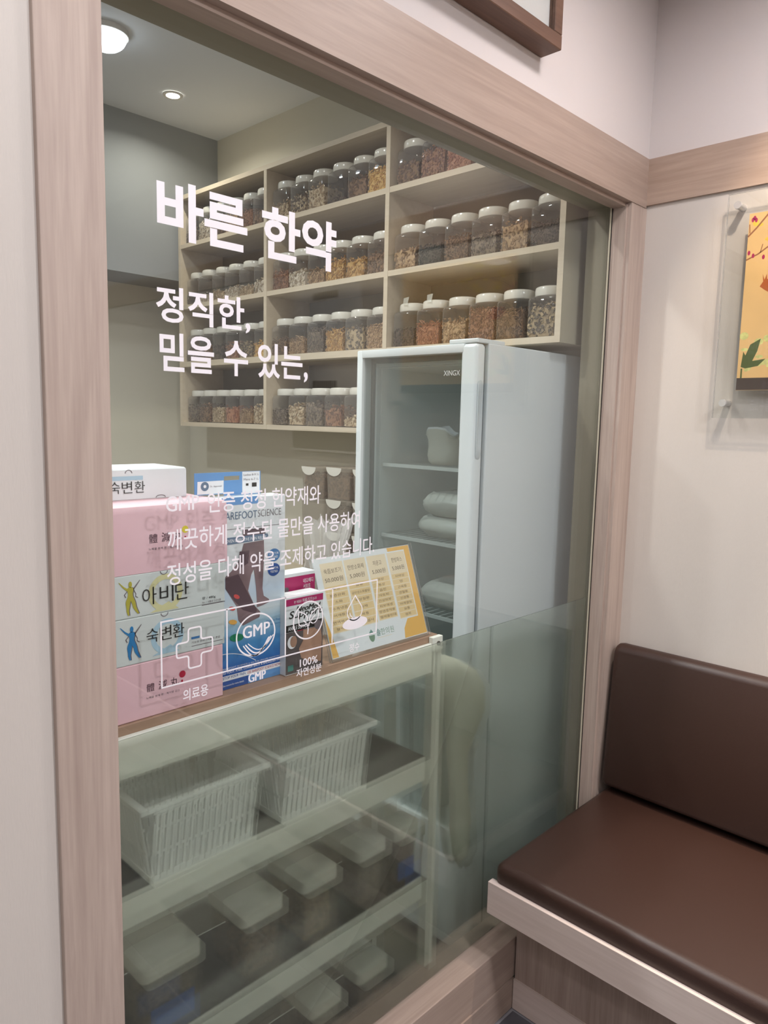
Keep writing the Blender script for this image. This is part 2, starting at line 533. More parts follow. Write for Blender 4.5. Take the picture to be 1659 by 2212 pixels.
# window frame: jambs, head, kerb, glass, film and lettering
win = thing('window_1', None, None, (1.2, 0.03, 0.0))
win['kind'] = 'structure'
win['label'] = 'wood framed shop window with white lettering and frosted lower half'
obj('frame_jamb', bx(0.389, 0.477, -0.006, 0.13, 0, ZH, bev=0.0015), M['wood_z'], win)
b = BM()
box(b, XS, XC + 0.004, 0.0, 0.13, 0, ZH)
box(b, XS - 0.0055, XS, 0.012, 0.052, 0.2, ZH - 0.005)
obj('frame_jamb', b, M['wood_z'], win)
b = BM()
box(b, 0.477, XS, 0.030, 0.13, ZH, 2.296)
box(b, 0.477, XS, 0.016, 0.055, ZH - 0.010, ZH)
obj('frame_head', b, M['wood_x'], win)
obj('inner_reveal', bx(XS - 0.0012, XS + 0.02, GY + 0.010, 0.1305, 0.2, ZH - 0.001), M['reveal'], win)
obj('inner_reveal', bx(0.477, XS - 0.0012, GY + 0.010, 0.1305, ZH - 0.0012, ZH + 0.02), M['reveal'], win)
b = BM()
box(b, 0.477, XS, 0.0, 0.13, 0.085, 0.20, bev=0.002)
obj('kerb', b, M['wood_x'], win)
obj('kerb_plinth', bx(0.477, 1.567, -0.004, 0.13, 0.0, 0.085), M['wood_x'], win)
obj('glass_pane', bx(0.470, XS - 0.002, GY, GY + 0.006, 0.199, ZH + 0.01), M['glass'], win)
b = BM()
box(b, XS - 0.009, XS - 0.0056, GY - 0.003, GY - 0.0002, 0.2, ZH)
obj('gasket', b, M['gasket'], win)
obj('glazing_bead', bx(XS - 0.0155, XS - 0.0095, GY - 0.002, GY - 0.0003, 0.2, ZH - 0.004), M['bead'], win)
# frosted film: a thin closed sheet just behind the pane, smooth in front and etched behind
FZ = 1.053
b = bx(0.470, 1.957, GY + 0.0062, GY + 0.0086, 0.199, FZ)
bmesh.ops.recalc_face_normals(b, faces=b.faces)
for f in b.faces:
    f.material_index = 0 if f.normal.y < -0.5 else 1
obj('frosted_film', b, [M['film_smooth'], M['film_rough']], win, label='pale green frosted film on lower glass')

V = Print((0, GY, 0), (1, 0, 0), (0, 0, 1), (0, -1, 0), 0.0003)
V.text('lettering', M['vinyl'], '바른 한약', 0.585, 0.945, 1.828, 1.915, 1, bold=0.030)
V.build(win)
V.text('lettering', M['vinyl'], '정직한,', 0.581, 0.754, 1.700, 1.757, 1, bold=0.020)
V.build(win)
V.text('lettering', M['vinyl'], '믿을 수 있는,', 0.586, 0.880, 1.625, 1.688, 1, bold=0.020)
V.build(win)
V.text('lettering', M['vinyl'], 'GMP', 0.593, 0.6525, 1.4095, 1.434, 1, bold=0.02)
V.text('lettering', M['vinyl'], '인증 청정 한약재와', 0.668, 0.914, 1.402, 1.437, 1, bold=0.007)
V.build(win)
V.text('lettering', M['vinyl'], '깨끗하게 정수된 물만을 사용하여', 0.595, 1.018, 1.346, 1.381, 1, bold=0.007)
V.build(win)
V.text('lettering', M['vinyl'], '정성을 다해 약을 조제하고 있습니다.', 0.593, 1.060, 1.290, 1.325, 1, bold=0.007)
V.build(win)
LW = 0.0028
def outline(u0, u1, v0, v1):
    V.line('icon_outline', M['vinyl2'], [(u0, v0), (u1, v0), (u1, v1), (u0, v1)], LW, True)
V.line('icon_outline', M['vinyl2'], [(0.581, 1.124), (1.071, 1.121), (1.071, 1.233), (0.581, 1.233)], LW, True)
V.build(win)
for u in (0.705, 0.832, 0.948):
    V.line('icon_divider', M['vinyl2'], [(u, 1.124), (u, 1.233)], LW)
    V.build(win)
# cross icon with rounded corners
def rounded(pts, r, n=5):
    out = []
    N = len(pts)
    for i in range(N):
        p = Vector(pts[i]); a = (Vector(pts[i - 1]) - p).normalized(); c = (Vector(pts[(i + 1) % N]) - p).normalized()
        s, e = p + a * r, p + c * r
        for k in range(n + 1):
            t = k / n
            q = s * (1 - t) ** 2 + p * 2 * t * (1 - t) + e * t ** 2
            out.append((q.x, q.y))
    return out
cu, cv, ha, hb = 0.642, 1.179, 0.012, 0.034
V.line('cross_icon', M['vinyl2'], rounded([(cu - ha, cv + hb), (cu - ha, cv + ha), (cu - hb, cv + ha), (cu - hb, cv - ha), (cu - ha, cv - ha), (cu - ha, cv - hb),
      (cu + ha, cv - hb), (cu + ha, cv - ha), (cu + hb, cv - ha), (cu + hb, cv + ha), (cu + ha, cv + ha), (cu + ha, cv + hb)], 0.005), LW, True)
V.build(win)
V.ring('gmp_icon', M['vinyl2'], 0.766, 1.1765, 0.0415, 0.038, LW)
V.text('gmp_icon', M['vinyl2'], 'GMP', 0.738, 0.796, 1.1735, 1.196, 1, bold=0.03)
for k, (du, wd) in enumerate(((0.0, 0.0022), (0.0045, 0.0026), (0.010, 0.0018))):
    V.line('gmp_icon', M['vinyl2'], [(0.7385 + du + 0.056 * t, 1.161 + 0.006 * t + du * 0.2 - 0.026 * math.sin(math.pi * min(1, t * 1.02)) * (1 - du * 30)) for t in [i / 16 for i in range(17)]], wd)
V.build(win)
V.ring('leaf_icon', M['vinyl2'], 0.887, 1.181, 0.036, 0.036, LW)
V.line('leaf_icon', M['vinyl2'], [(0.8855, 1.1535), (0.8865, 1.162), (0.886, 1.169), (0.882, 1.176), (0.875, 1.182)], 0.0024)
V.line('leaf_icon', M['vinyl2'], [(0.8862, 1.168), (0.890, 1.176), (0.898, 1.184), (0.904, 1.188)], 0.0022)
V.line('leaf_icon', M['vinyl2'], rounded([(0.881, 1.1715), (0.8645, 1.173), (0.8615, 1.2015), (0.877, 1.196), (0.8855, 1.186)], 0.006), 0.0022)
V.line('leaf_icon', M['vinyl2'], rounded([(0.8885, 1.181), (0.894, 1.193), (0.9135, 1.2035), (0.912, 1.183), (0.904, 1.1725), (0.896, 1.1725)], 0.006), 0.0022)
V.build(win)
dr = [(1.009, 1.2095)] + [(1.0085 + 0.0205 * math.sin(a), 1.1755 - 0.0185 * math.cos(a) if False else 1.177 + 0.0185 * math.cos(a)) for a in [math.radians(62 + i * 236 / 22) for i in range(23)]]
V.line('drop_icon', M['vinyl2'], dr, 0.0022, True)
V.ring('drop_icon', M['vinyl2'], 1.0085, 1.177, 0.0135, 0.0125, 0.0016, n=10, a0=math.radians(185), a1=math.radians(265))
V.build(win)
V.disc('drop_puddle', M['vinyl'], 1.010, 1.1525, 0.0345, 0.0125, 1, 40)
V.build(win)
V.text('lettering', M['vinyl'], '의료용', 0.619, 0.667, 1.0905, 1.111, 1, bold=0.012)
V.build(win)
V.text('lettering', M['vinyl'], 'GMP', 0.750, 0.787, 1.091, 1.107, 1, bold=0.05)
V.build(win)
V.text('lettering', M['vinyl'], '100%', 0.867, 0.911, 1.0925, 1.1075, 1, bold=0.014)
V.text('lettering', M['vinyl'], '자연성분', 0.859, 0.921, 1.0735, 1.090, 1, bold=0.012)
V.build(win)
V.text('lettering', M['vinyl2'], '정수', 0.995, 1.023, 1.0935, 1.111, 1, bold=0.010)
V.build(win)

# pharmacy shell
XP, YB, YF = 2.14, 2.265, 2.545
setting('wall_inner_right', bx(XP, XP + 0.1, 0.13, YF + 0.1, 0, CEIL_P + 0.1), M['inner_wall'])
setting('wall_inner_back', bx(-1.3, XP, YF, YF + 0.1, 0, 2.3), M['inner_wall'])
setting('wall_inner_back_upper', bx(-1.3, XP, YB, YF + 0.1, 2.195, CEIL_P + 0.1), M['inner_upper'])
setting('wall_inner_left', bx(-1.4, -1.3, 0.13, YF + 0.1, 0, CEIL_P + 0.1), M['inner_wall'])
setting('ceiling_inner', bx(-1.4, XP + 0.1, 0.0, YB + 0.1, CEIL_P, CEIL_P + 0.1), mat('pharmacy_ceiling', (216, 220, 226), 0.9, 0.1))
setting('floor_inner', bx(-1.4, XP + 0.1, 0.13, YF + 0.1, -0.1, 0.0), M['inner_floor'])

# waiting-room floor: grout bed with single tiles near the bench corner
fl = setting('floor', bx(-2.3, XC + 0.1, -3.7, 0.13, -0.1, -0.004), M['grout'])
tile_me = None
T = 0.30
for i in range(5):
    for j in range(4):
        x1 = 1.555 - i * (T + 0.006); y1 = -0.012 - j * (T + 0.006)
        if tile_me is None:
            bm = bx(-T, 0, -T, 0, -0.012, 0.0, bev=0.0012, seg=1)
            tile_me = bpy.data.meshes.new('tile'); bm.to_mesh(tile_me); bm.free(); tile_me.materials.append(M['tile'])
        o = bpy.data.objects.new('tile', tile_me); COL.objects.link(o); o.parent = fl; o.location = (x1, y1, 0)
b = BM()
box(b, -2.2, 1.555 - 5 * (T + 0.006), -3.6, -0.005, -0.012, 0.0)
box(b, 1.555 - 5 * (T + 0.006), 1.56, -3.6, -0.012 - 4 * (T + 0.006), -0.012, 0.0)
obj('tile_field', b, M['tile'], fl)

# ------------------------------------------------------------------ lamps
def downlight(x, y, z, watts, colour, label, r=0.055, emis=6.0, spread=150):
    t = thing('downlight', label, 'lamp', (x, y, z))
    b = BM()
    n = 28
    loft(b, [circ(r + 0.014, z - 0.0015, n, x, y), circ(r + 0.012, z - 0.006, n, x, y), circ(r, z - 0.006, n, x, y), circ(r, z - 0.0015, n, x, y)], False, False)
    obj('trim_ring', b, M['ceiling'], t, smooth=True, angle=40)
    b = BM(); cyl(b, (x, y, z - 0.004), (0, 0, 1), r, 0.003, n)
    obj('diffuser', b, emit('lamp_diffuser', colour, emis), t)
    ld = bpy.data.lights.new('downlight_light', 'AREA')
    ld.shape = 'DISK'; ld.size = 2 * r; ld.energy = watts; ld.color = colour; ld.spread = math.radians(spread)
    lo = bpy.data.objects.new('downlight_light', ld); COL.objects.link(lo)
    lo.parent = t; lo.location = (0, 0, -0.008)
    return t
_where = ['over the bench corner', 'over the window lettering', 'beside the left wall section', 'over the bench far end, added as fill', 'in the middle of the waiting room, added as fill', 'near the back wall, added as fill']
for (x, y, wt, c), wh in zip(WAIT_LAMPS, _where):
    downlight(x, y, CEIL_W, wt, c, 'round recessed waiting room ceiling light ' + wh, 0.115, 9.0, 176)
# warm spot that grazes the right wall and its picture
for S_, aim, lab in ((SPOT, (0.62, -0.05, -1.0), 'warm round ceiling spot shining on the orange picture'), (BENCH_SPOT, (0.0, 0.0, -1.0), 'warm round ceiling spot shining straight down on the bench seat')):
    t = downlight(S_['loc'][0], S_['loc'][1], CEIL_W, 0.5, S_['colour'], lab, 0.035, 10.0)
    sd = bpy.data.lights.new('wall_spot', 'SPOT')
    sd.energy = S_['watts']; sd.color = S_['colour']; sd.spot_size = S_['size']; sd.spot_blend = S_['blend']; sd.shadow_soft_size = 0.012
    so = bpy.data.objects.new('wall_spot', sd); COL.objects.link(so); so.parent = t; so.location = (0, 0, -0.012)
    so.rotation_euler = Vector(aim).to_track_quat('-Z', 'Y').to_euler()
# pharmacy lamps: small downlight, three added fill lights out of view, dome
downlight(1.72, 1.955, CEIL_P, DOWN_W, (1.0, 0.93, 0.80), 'small warm recessed ceiling light inside the pharmacy', 0.028, 30.0)
for (x, y, wt, c), wh in zip(INNER_FILL_LAMPS, ('behind the window header', 'behind the left jamb', 'far left')):
    downlight(x, y, CEIL_P, wt, c, 'unseen added pharmacy ceiling fill light ' + wh, 0.05, 14.0, 142)
t = thing('ceiling_lamp', 'large cool white dome ceiling lamp cut off by the left jamb', 'lamp', (1.29, 1.66, CEIL_P))
b = BM()
rings = [circ(0.070 * math.cos(a), CEIL_P - 0.018 - 0.050 * math.sin(a), 28, 1.29, 1.66) for a in [i * math.pi / 2 / 7 for i in range(7)]]
loft(b, rings)
obj('dome', b, emit('dome_glow', (0.86, 0.93, 1.0), 5.0), t, smooth=True, angle=60)
b = BM(); cyl(b, (1.29, 1.66, CEIL_P - 0.019), (0, 0, 1), 0.076, 0.0185, 28); obj('base_plate', b, M['ceiling'], t)
ld = bpy.data.lights.new('dome_light', 'AREA'); ld.shape = 'DISK'; ld.size = 0.12; ld.energy = DOME_W; ld.color = (0.88, 0.94, 1.0)
lo = bpy.data.objects.new('dome_light', ld); COL.objects.link(lo); lo.parent = t; lo.location = (0, 0, -0.07)

# ------------------------------------------------------------------ bench along the right wall
bench = thing('bench', 'built-in waiting bench with dark brown cushions on a pale wood base', 'bench', (1.75, -1.3, 0))
BY0, BY1 = -2.6, -0.004
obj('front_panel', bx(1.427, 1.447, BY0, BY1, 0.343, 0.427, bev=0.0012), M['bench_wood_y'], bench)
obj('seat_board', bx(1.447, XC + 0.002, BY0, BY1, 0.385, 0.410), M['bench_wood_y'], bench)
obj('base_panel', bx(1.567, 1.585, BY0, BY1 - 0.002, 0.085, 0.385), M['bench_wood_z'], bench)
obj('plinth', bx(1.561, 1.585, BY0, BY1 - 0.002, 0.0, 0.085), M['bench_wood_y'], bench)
b = BM()
box(b, 1.438, 2.045, BY0, -0.012, 0.410, 0.477, bev=0.022, seg=5)
obj('seat_cushion', b, M['leather'], bench, smooth=True, angle=60)
b = BM()
# back cushion: leaning rounded slab, profile in the x-z plane
prof = []
def arc(cx, cz, r, a0, a1, n=7):
    return [(cx + r * math.cos(math.radians(a0 + (a1 - a0) * i / n)), cz + r * math.sin(math.radians(a0 + (a1 - a0) * i / n))) for i in range(n + 1)]
prof += arc(2.033, 0.498, 0.012, 270, 360, 3)
prof += [(2.058, 0.905)]
prof += arc(2.030, 0.893, 0.028, 30, 170)
prof += arc(1.983, 0.510, 0.016, 180, 270, 5)
def xsec(y, ins):
    cxm = sum(p[0] for p in prof) / len(prof); czm = sum(p[1] for p in prof) / len(prof)
    return [(x + (cxm - x) * ins * 0.6, y, z + (czm - z) * ins * 0.1) for x, z in prof]
loft(b, [xsec(-0.016, 0.35), xsec(-0.021, 0.12), xsec(-0.032, 0.0), xsec(BY0 + 0.02, 0.0), xsec(BY0, 0.3)])
obj('back_cushion', b, M['leather'], bench, smooth=True, angle=50)

# ------------------------------------------------------------------ pictures
pic = thing('framed_picture', 'brown wood framed picture hung above the header band', 'picture', (1.1, -0.02, 2.374))
X1, Z1, D = 1.506, 2.374, 0.05
X0, Z2 = 0.72, 2.70
b = BM()
fw = 0.030
for (a0, a1, c0, c1) in ((X0, X1, Z1, Z1 + fw), (X0, X1, Z2 - fw, Z2), (X0, X0 + fw, Z1 + fw, Z2 - fw), (X1 - fw, X1, Z1 + fw, Z2 - fw)):
    box(b, a0, a1, -D, 0.003, c0, c1, bev=0.0015, seg=1)
obj('frame', b, M['frame_wood'], pic)
obj('mat_board', bx(X0 + fw, X1 - fw, -0.034, -0.030, Z1 + fw, Z2 - fw), M['mat_board'], pic)
p = Print((0, -0.0345, 0), (1, 0, 0), (0, 0, 1), (0, -1, 0))
p.poly('printed_art', M['dim_print'], [(0.86, Z1 + fw + 0.045), (1.40, Z1 + fw + 0.05), (1.42, Z2 - 0.06), (0.84, Z2 - 0.06)])
p.build(pic)
obj('glazing', bx(X0 + fw, X1 - fw, -0.042, -0.040, Z1 + fw, Z2 - fw), M['acrylic'], pic)

poster = thing('acrylic_picture', 'clear acrylic picture panel with orange plant painting on steel standoffs', 'picture', (2.03, -0.52, 1.60))
PX = 2.026
AY0, AY1, AZ0, AZ1 = -0.84, -0.2365, 1.585, 2.152
b = BM()
box(b, PX, PX + 0.004, AY0, AY1, AZ0, AZ1)
box(b, PX + 0.0055, PX + 0.0095, AY0, AY1, AZ0, AZ1)
bmesh.ops.recalc_face_normals(b, faces=b.faces)
for f in b.faces:
    f.material_index = 0 if abs(f.normal.x) > 0.5 else 1
obj('acrylic_sheet', b, [M['acrylic'], M['acrylic_edge']], poster)
for (y, z) in ((-0.2625, 2.121), (-0.2625, 1.624), (-0.814, 2.121), (-0.814, 1.624)):
    b = BM()
    cyl(b, (XC + 0.004, y, z), (-1, 0, 0), 0.0085, 0.040, 20)
    cyl(b, (PX - 0.0005, y, z), (-1, 0, 0), 0.0098, 0.005, 24, 0.0092)
    obj('standoff', b, M['steel'], poster, smooth=True, angle=40)
pp = obj('printed_sheet', bx(PX + 0.0041, PX + 0.0054, -0.786, -0.291, 1.657, 2.096), mat('orange_painting', (222, 184, 124), 0.5, var=0.10, vscale=6), poster)
ART = dict(stem=mat('brown_branch_print', (150, 96, 60), 0.5), berry=mat('magenta_berry_print', (170, 28, 84), 0.5), yel=mat('yellow_blossom_print', (232, 196, 70), 0.5, var=0.15, vscale=60),
           leaf=mat('green_leaf_print', (78, 92, 44), 0.5), flower=mat('pale_green_blossom_print', (206, 206, 132), 0.5, var=0.2, vscale=90), dark=mat('dark_base_print', (70, 56, 50), 0.5), rust=mat('rust_print', (176, 92, 40), 0.5))
A = Print((PX + 0.0041, 0, 0), (0, -1, 0), (0, 0, 1), (-1, 0, 0), 0.00001)
rr = random.Random(3)
A.rect('painted_ground', ART['dark'], 0.291, 0.786, 1.6575, 1.688, 1)
for k in range(26):
    A.disc('painted_blossom', ART['yel'], rr.uniform(0.298, 0.52), rr.uniform(1.99, 2.085), rr.uniform(0.005, 0.013), rr.uniform(0.004, 0.009), 1 + k * 0.02, 10)
for k in range(46):
    A.disc('painted_flower', ART['flower'], rr.uniform(0.300, 0.52), rr.uniform(1.695, 1.80) - 0.0, rr.uniform(0.004, 0.012), rr.uniform(0.004, 0.010), 2 + k * 0.02, 9)
A.line('painted_branch', ART['stem'], [(0.291, 2.040), (0.311, 2.060), (0.335, 2.0885), (0.36, 2.094)], 0.004, k=5)
A.line('painted_branch', ART['stem'], [(0.295, 2.048), (0.293, 2.070)], 0.0022, k=5)
A.line('painted_branch', ART['stem'], [(0.291, 1.983), (0.319, 1.995), (0.341, 2.010), (0.40, 2.03)], 0.0035, k=5)
A.line('painted_branch', ART['stem'], [(0.3235, 1.9975), (0.328, 2.018)], 0.002, k=5)
for u, v in ((0.300, 2.080), (0.308, 2.0785), (0.2965, 2.000), (0.307, 1.992), (0.3318, 1.986), (0.304, 2.084)):
    A.disc('painted_berry', ART['berry'], u, v, 0.0034, 0.0058, 6, 12)
    A.build(poster)
A.poly('painted_root', ART['rust'], [(0.3287, 1.9145), (0.336, 1.926), (0.3337, 1.9446), (0.339, 1.930), (0.3435, 1.944), (0.345, 1.931), (0.38, 1.935), (0.40, 1.90), (0.36, 1.893), (0.341, 1.905)], 6)
A.poly('painted_leaf', ART['leaf'], [(0.2985, 1.716), (0.3022, 1.7547), (0.308, 1.745), (0.318, 1.772), (0.342, 1.7855), (0.336, 1.755), (0.3256, 1.7305), (0.3568, 1.735), (0.34, 1.7175), (0.310, 1.712)], 7)
A.line('painted_branch', ART['leaf'], [(0.301, 1.712), (0.3012, 1.688)], 0.004, k=7)
A.build(poster)

# two printed notices farther along the right wall; the window glass mirrors them
NOTE = (mat('notice_paper', (222, 220, 216), 0.6), mat('notice_ink', (70, 66, 66), 0.6))
for nm, (z0, z1), lab in (('upper', (1.80, 2.12), 'white notice sheet on right wall, the upper one of two'), ('lower', (1.42, 1.76), 'white notice sheet with dark foot band on right wall')):
    t = thing('wall_notice', lab, 'notice', (XC, -1.25, z0))
    obj('notice_sheet', bx(XC - 0.002, XC + 0.0035, -1.45, -1.03, z0, z1), NOTE[0], t)
    p = Print((XC - 0.002, 0, 0), (0, -1, 0), (0, 0, 1), (-1, 0, 0), 0.0005)
    for k in range(6):
        p.rect('printed_block', NOTE[1], 1.17 + k * 0.026, 1.19 + k * 0.026, z1 - 0.075, z1 - 0.045)
    if nm == 'lower': p.rect('printed_band', NOTE[1], 1.03, 1.45, z0 + 0.01, z0 + 0.09)
    p.build(t)

# ------------------------------------------------------------------ wall shelf with three bays
shelf = thing('wall_shelf', 'cream wall shelf unit of three bays holding rows of herb jars', 'shelf', (2.02, 1.2, 1.51))
SX0, SX1 = 1.900, XP - 0.002
TK = 0.019
YR, Y1, Y2, YL = 0.168, 0.862, 1.556, 2.222      # upright centres, near to far
ZT = [2.570, 2.351, 2.073, 1.812, 1.528]          # tops of boards: top board, rows one to four
obj('top_board', bx(SX0, SX1, YR - TK / 2, YL + TK / 2, ZT[0] - TK, ZT[0]), M['shelf'], shelf)
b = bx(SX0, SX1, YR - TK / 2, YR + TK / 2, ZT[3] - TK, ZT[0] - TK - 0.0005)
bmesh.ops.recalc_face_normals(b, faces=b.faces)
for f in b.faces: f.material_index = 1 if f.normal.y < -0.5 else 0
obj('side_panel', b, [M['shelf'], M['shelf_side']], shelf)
obj('side_panel', bx(SX0, SX1, YL - TK / 2, YL + TK / 2, ZT[4] - TK, ZT[0] - TK - 0.0005), M['shelf'], shelf)
for y in (Y1, Y2):
    obj('divider', bx(SX0, SX1, y - TK / 2, y + TK / 2, ZT[4] - TK if y == Y2 else ZT[4] - TK, ZT[0] - TK - 0.0005), M['shelf'], shelf)
for (ya, yb, rows) in ((YR, Y1, (1, 2, 3)), (Y1, Y2, (1, 2, 3, 4)), (Y2, YL, (1, 2, 3, 4))):
    for r in rows:
        tk = TK + (0.006 if (r == 3 and ya != YR) else 0.0)
        obj('shelf_board', bx(SX0 + 0.001, SX1, ya + TK / 2 + 0.0003, yb - TK / 2 - 0.0003, ZT[r] - tk, ZT[r]), M['shelf'], shelf)
    zb = ZT[3] if ya == YR else ZT[4]
    obj('back_panel', bx(SX1 - 0.006, SX1 + 0.001, ya + TK / 2, yb - TK / 2, zb, ZT[0] - TK), M['shelf_back'], shelf)

# --- jar meshes
JH = 0.0525
b = BM()
loft(b, [rsq(JH - 0.004, 0.011, 0.0), rsq(JH, 0.0155, 0.004), rsq(JH, 0.0155, 0.110), rsq(JH - 0.003, 0.016, 0.118), rsq(0.0445, 0.034, 0.124), rsq(0.0435, 0.036, 0.130)], True, False)
jar_me = bpy.data.meshes.new('jar_body'); bmesh.ops.recalc_face_normals(b, faces=b.faces); b.to_mesh(jar_me); b.free()
jar_me.materials.append(M['jar'])
for f in jar_me.polygons: f.use_smooth = True
jar_me.set_sharp_from_angle(angle=math.radians(50))
b = BM()
loft(b, [circ(0.0475, 0.122, 28), circ(0.0485, 0.124, 28), circ(0.0485, 0.140, 28), circ(0.0470, 0.1465, 28), circ(0.043, 0.1495, 28), circ(0.036, 0.1500, 28)], True, True)
lid_me = bpy.data.meshes.new('lid'); bmesh.ops.recalc_face_normals(b, faces=b.faces); b.to_mesh(lid_me); b.free()
lid_me.materials.append(M['lid'])
for f in lid_me.polygons: f.use_smooth = True
lid_me.set_sharp_from_angle(angle=math.radians(35))

def pile(style, fill, seed, half=0.049, hy=None):
    """Loose dried pieces against the jar walls around an inner heap."""
    hy = half if hy is None else hy
    R = random.Random(seed)
    b = BM()
    bxh = half - 0.0042
    top = fill - 0.006
    n = 6
    # inner heap with an uneven top
    box(b, -bxh, bxh, -(hy - 0.0042), hy - 0.0042, 0.004, max(0.008, top + 0.002))
    N = {'slice': 230, 'stick': 400, 'seed': 760, 'chip': 400, 'twig': 340, 'flake': 260}[style]
    N = int(N * (0.35 + 0.65 * fill / 0.09))
    for _ in range(N):
        side = R.random()
        bump = 0.010 * math.sin(seed + 60 * R.random()) 
        wall = None
        if side < 0.38: wall = (-1, 0, 0)
        elif side < 0.55: wall = (0, -1, 0)
        if side < 0.38: c = Vector((-half + R.uniform(0.0005, 0.0035), R.uniform(-hy, hy), R.uniform(0.004, fill)))
        elif side < 0.55: c = Vector((R.uniform(-half, half), -hy + R.uniform(0.0005, 0.0035), R.uniform(0.004, fill)))
        elif side < 0.65: c = Vector((R.uniform(-half, half), hy - R.uniform(0.001, 0.006), R.uniform(0.004, fill)))
        else: c = Vector((R.uniform(-half, half), R.uniform(-hy, hy), fill + R.uniform(-0.006, 0.009 if style in ('seed',) else 0.014)))
        q = Matrix.Rotation(R.uniform(0, 6.28), 3, 'Z') @ Matrix.Rotation(R.uniform(-1.3, 1.3), 3, 'X') @ Matrix.Rotation(R.uniform(0, 6.28), 3, 'Z')
        if wall:                                    # pieces lie flat against the jar wall
            q = Vector(wall).to_track_quat('Z', 'Y').to_matrix() @ Matrix.Rotation(R.uniform(-.35, .35), 3, 'X') @ Matrix.Rotation(R.uniform(-.35, .35), 3, 'Y') @ Matrix.Rotation(R.uniform(0, 6.28), 3, 'Z')
        if style == 'slice': pts = [(0.0085 * math.cos(i * 1.047) * R.uniform(.6, 1.1), 0.0048 * math.sin(i * 1.047) * R.uniform(.6, 1.1)) for i in range(6)]; th = 0.0016
        elif style == 'stick': l = R.uniform(0.005, 0.011); pts = [(-l, -0.0016), (l, -0.0013), (l, 0.0013), (-l, 0.0016)]; th = 0.0026
        elif style == 'twig': l = R.uniform(0.007, 0.017); k = R.uniform(-0.006, 0.006); pts = [(-l, -0.0011), (0, k - 0.0012), (l, -0.001), (l, 0.001), (0, k + 0.0012), (-l, 0.0011)]; th = 0.0021
        elif style == 'seed': s = R.uniform(0.0018, 0.0036); pts = [(-s, -s * .6), (s, -s * .6), (s, s * .6), (-s, s * .6)]; th = s
        elif style == 'chip': s = R.uniform(0.0026, 0.0055); pts = [(-s, -s * .7), (s * .8, -s * .9), (s, s * .6), (-s * .6, s)]; th = 0.0026
        else: s = R.uniform(0.004, 0.010); pts = [(s * math.cos(i * 1.256) * R.uniform(.5, 1.1), s * .7 * math.sin(i * 1.256) * R.uniform(.5, 1.1)) for i in range(5)]; th = 0.0012
        lo = [b.verts.new(c + q @ Vector((x, y, -th / 2))) for x, y in pts]
        hi = [b.verts.new(c + q @ Vector((x, y, th / 2))) for x, y in pts]
        m = len(pts)
        b.faces.new(lo[::-1]); b.faces.new(hi)
        for i in range(m): b.faces.new((lo[i], lo[(i + 1) % m], hi[(i + 1) % m], hi[i]))
    for v in b.verts:
        v.co.x = max(-half, min(half, v.co.x)); v.co.y = max(-hy, min(hy, v.co.y)); v.co.z = max(0.0025, min(0.118, v.co.z))
    bmesh.ops.recalc_face_normals(b, faces=b.faces)
    me = bpy.data.meshes.new('contents'); b.to_mesh(me); b.free()
    return me
_pile = {}
def pile_mesh(style, fill, k):
    key = (style, round(fill, 3), k)
    if key not in _pile:
        _pile[key] = pile(style, fill, sum(map(ord, style)) + int(fill * 1000) * 7 + k)
        _pile[key].materials.append(None)
    return _pile[key]

HERB = {
    'tan': herb_mat('tan_herb', (118, 92, 66), (156, 124, 92), (196, 166, 128)),
    'brown': herb_mat('brown_herb', (74, 54, 40), (108, 82, 62), (150, 118, 90)),
    'red-brown': herb_mat('red_brown_herb', (96, 62, 46), (132, 90, 68), (170, 126, 98)),
    'orange': herb_mat('orange_herb', (128, 76, 52), (166, 106, 78), (196, 142, 110)),
    'golden': herb_mat('golden_herb', (140, 100, 52), (182, 138, 78), (214, 178, 118)),
    'yellow': herb_mat('yellow_herb', (170, 122, 58), (210, 164, 86), (232, 200, 130)),
    'pale': herb_mat('pale_herb', (132, 110, 82), (180, 156, 124), (218, 200, 170)),
    'white': herb_mat('white_herb', (140, 122, 100), (192, 178, 156), (228, 218, 202)),
    'black': herb_mat('black_herb', (34, 36, 36), (52, 54, 52), (78, 76, 70)),
    'dark': herb_mat('dark_herb', (50, 42, 38), (76, 63, 56), (110, 93, 82)),
    'grey': herb_mat('grey_herb', (80, 70, 62), (110, 97, 85), (148, 132, 114)),
    'speckled': herb_mat('speckled_herb', (58, 48, 40), (128, 106, 80), (212, 194, 162)),
    'mottled': herb_mat('mottled_herb', (66, 62, 58), (100, 88, 76), (196, 174, 138)),
}
ORD = ['leftmost', 'second from left', 'third from left', 'fourth from left', 'fifth from left', 'sixth from left']
ROW = {1: 'top', 2: 'second', 3: 'third', 4: 'bottom'}
BAYS = {'near': ('bay above the fridge', YR, Y1), 'mid': ('middle bay', Y1, Y2), 'far': ('far bay', Y2, YL)}
FORM = {'slice': 'slices', 'stick': 'sticks', 'seed': 'seeds', 'chip': 'chips', 'twig': 'twigs', 'flake': 'flakes'}
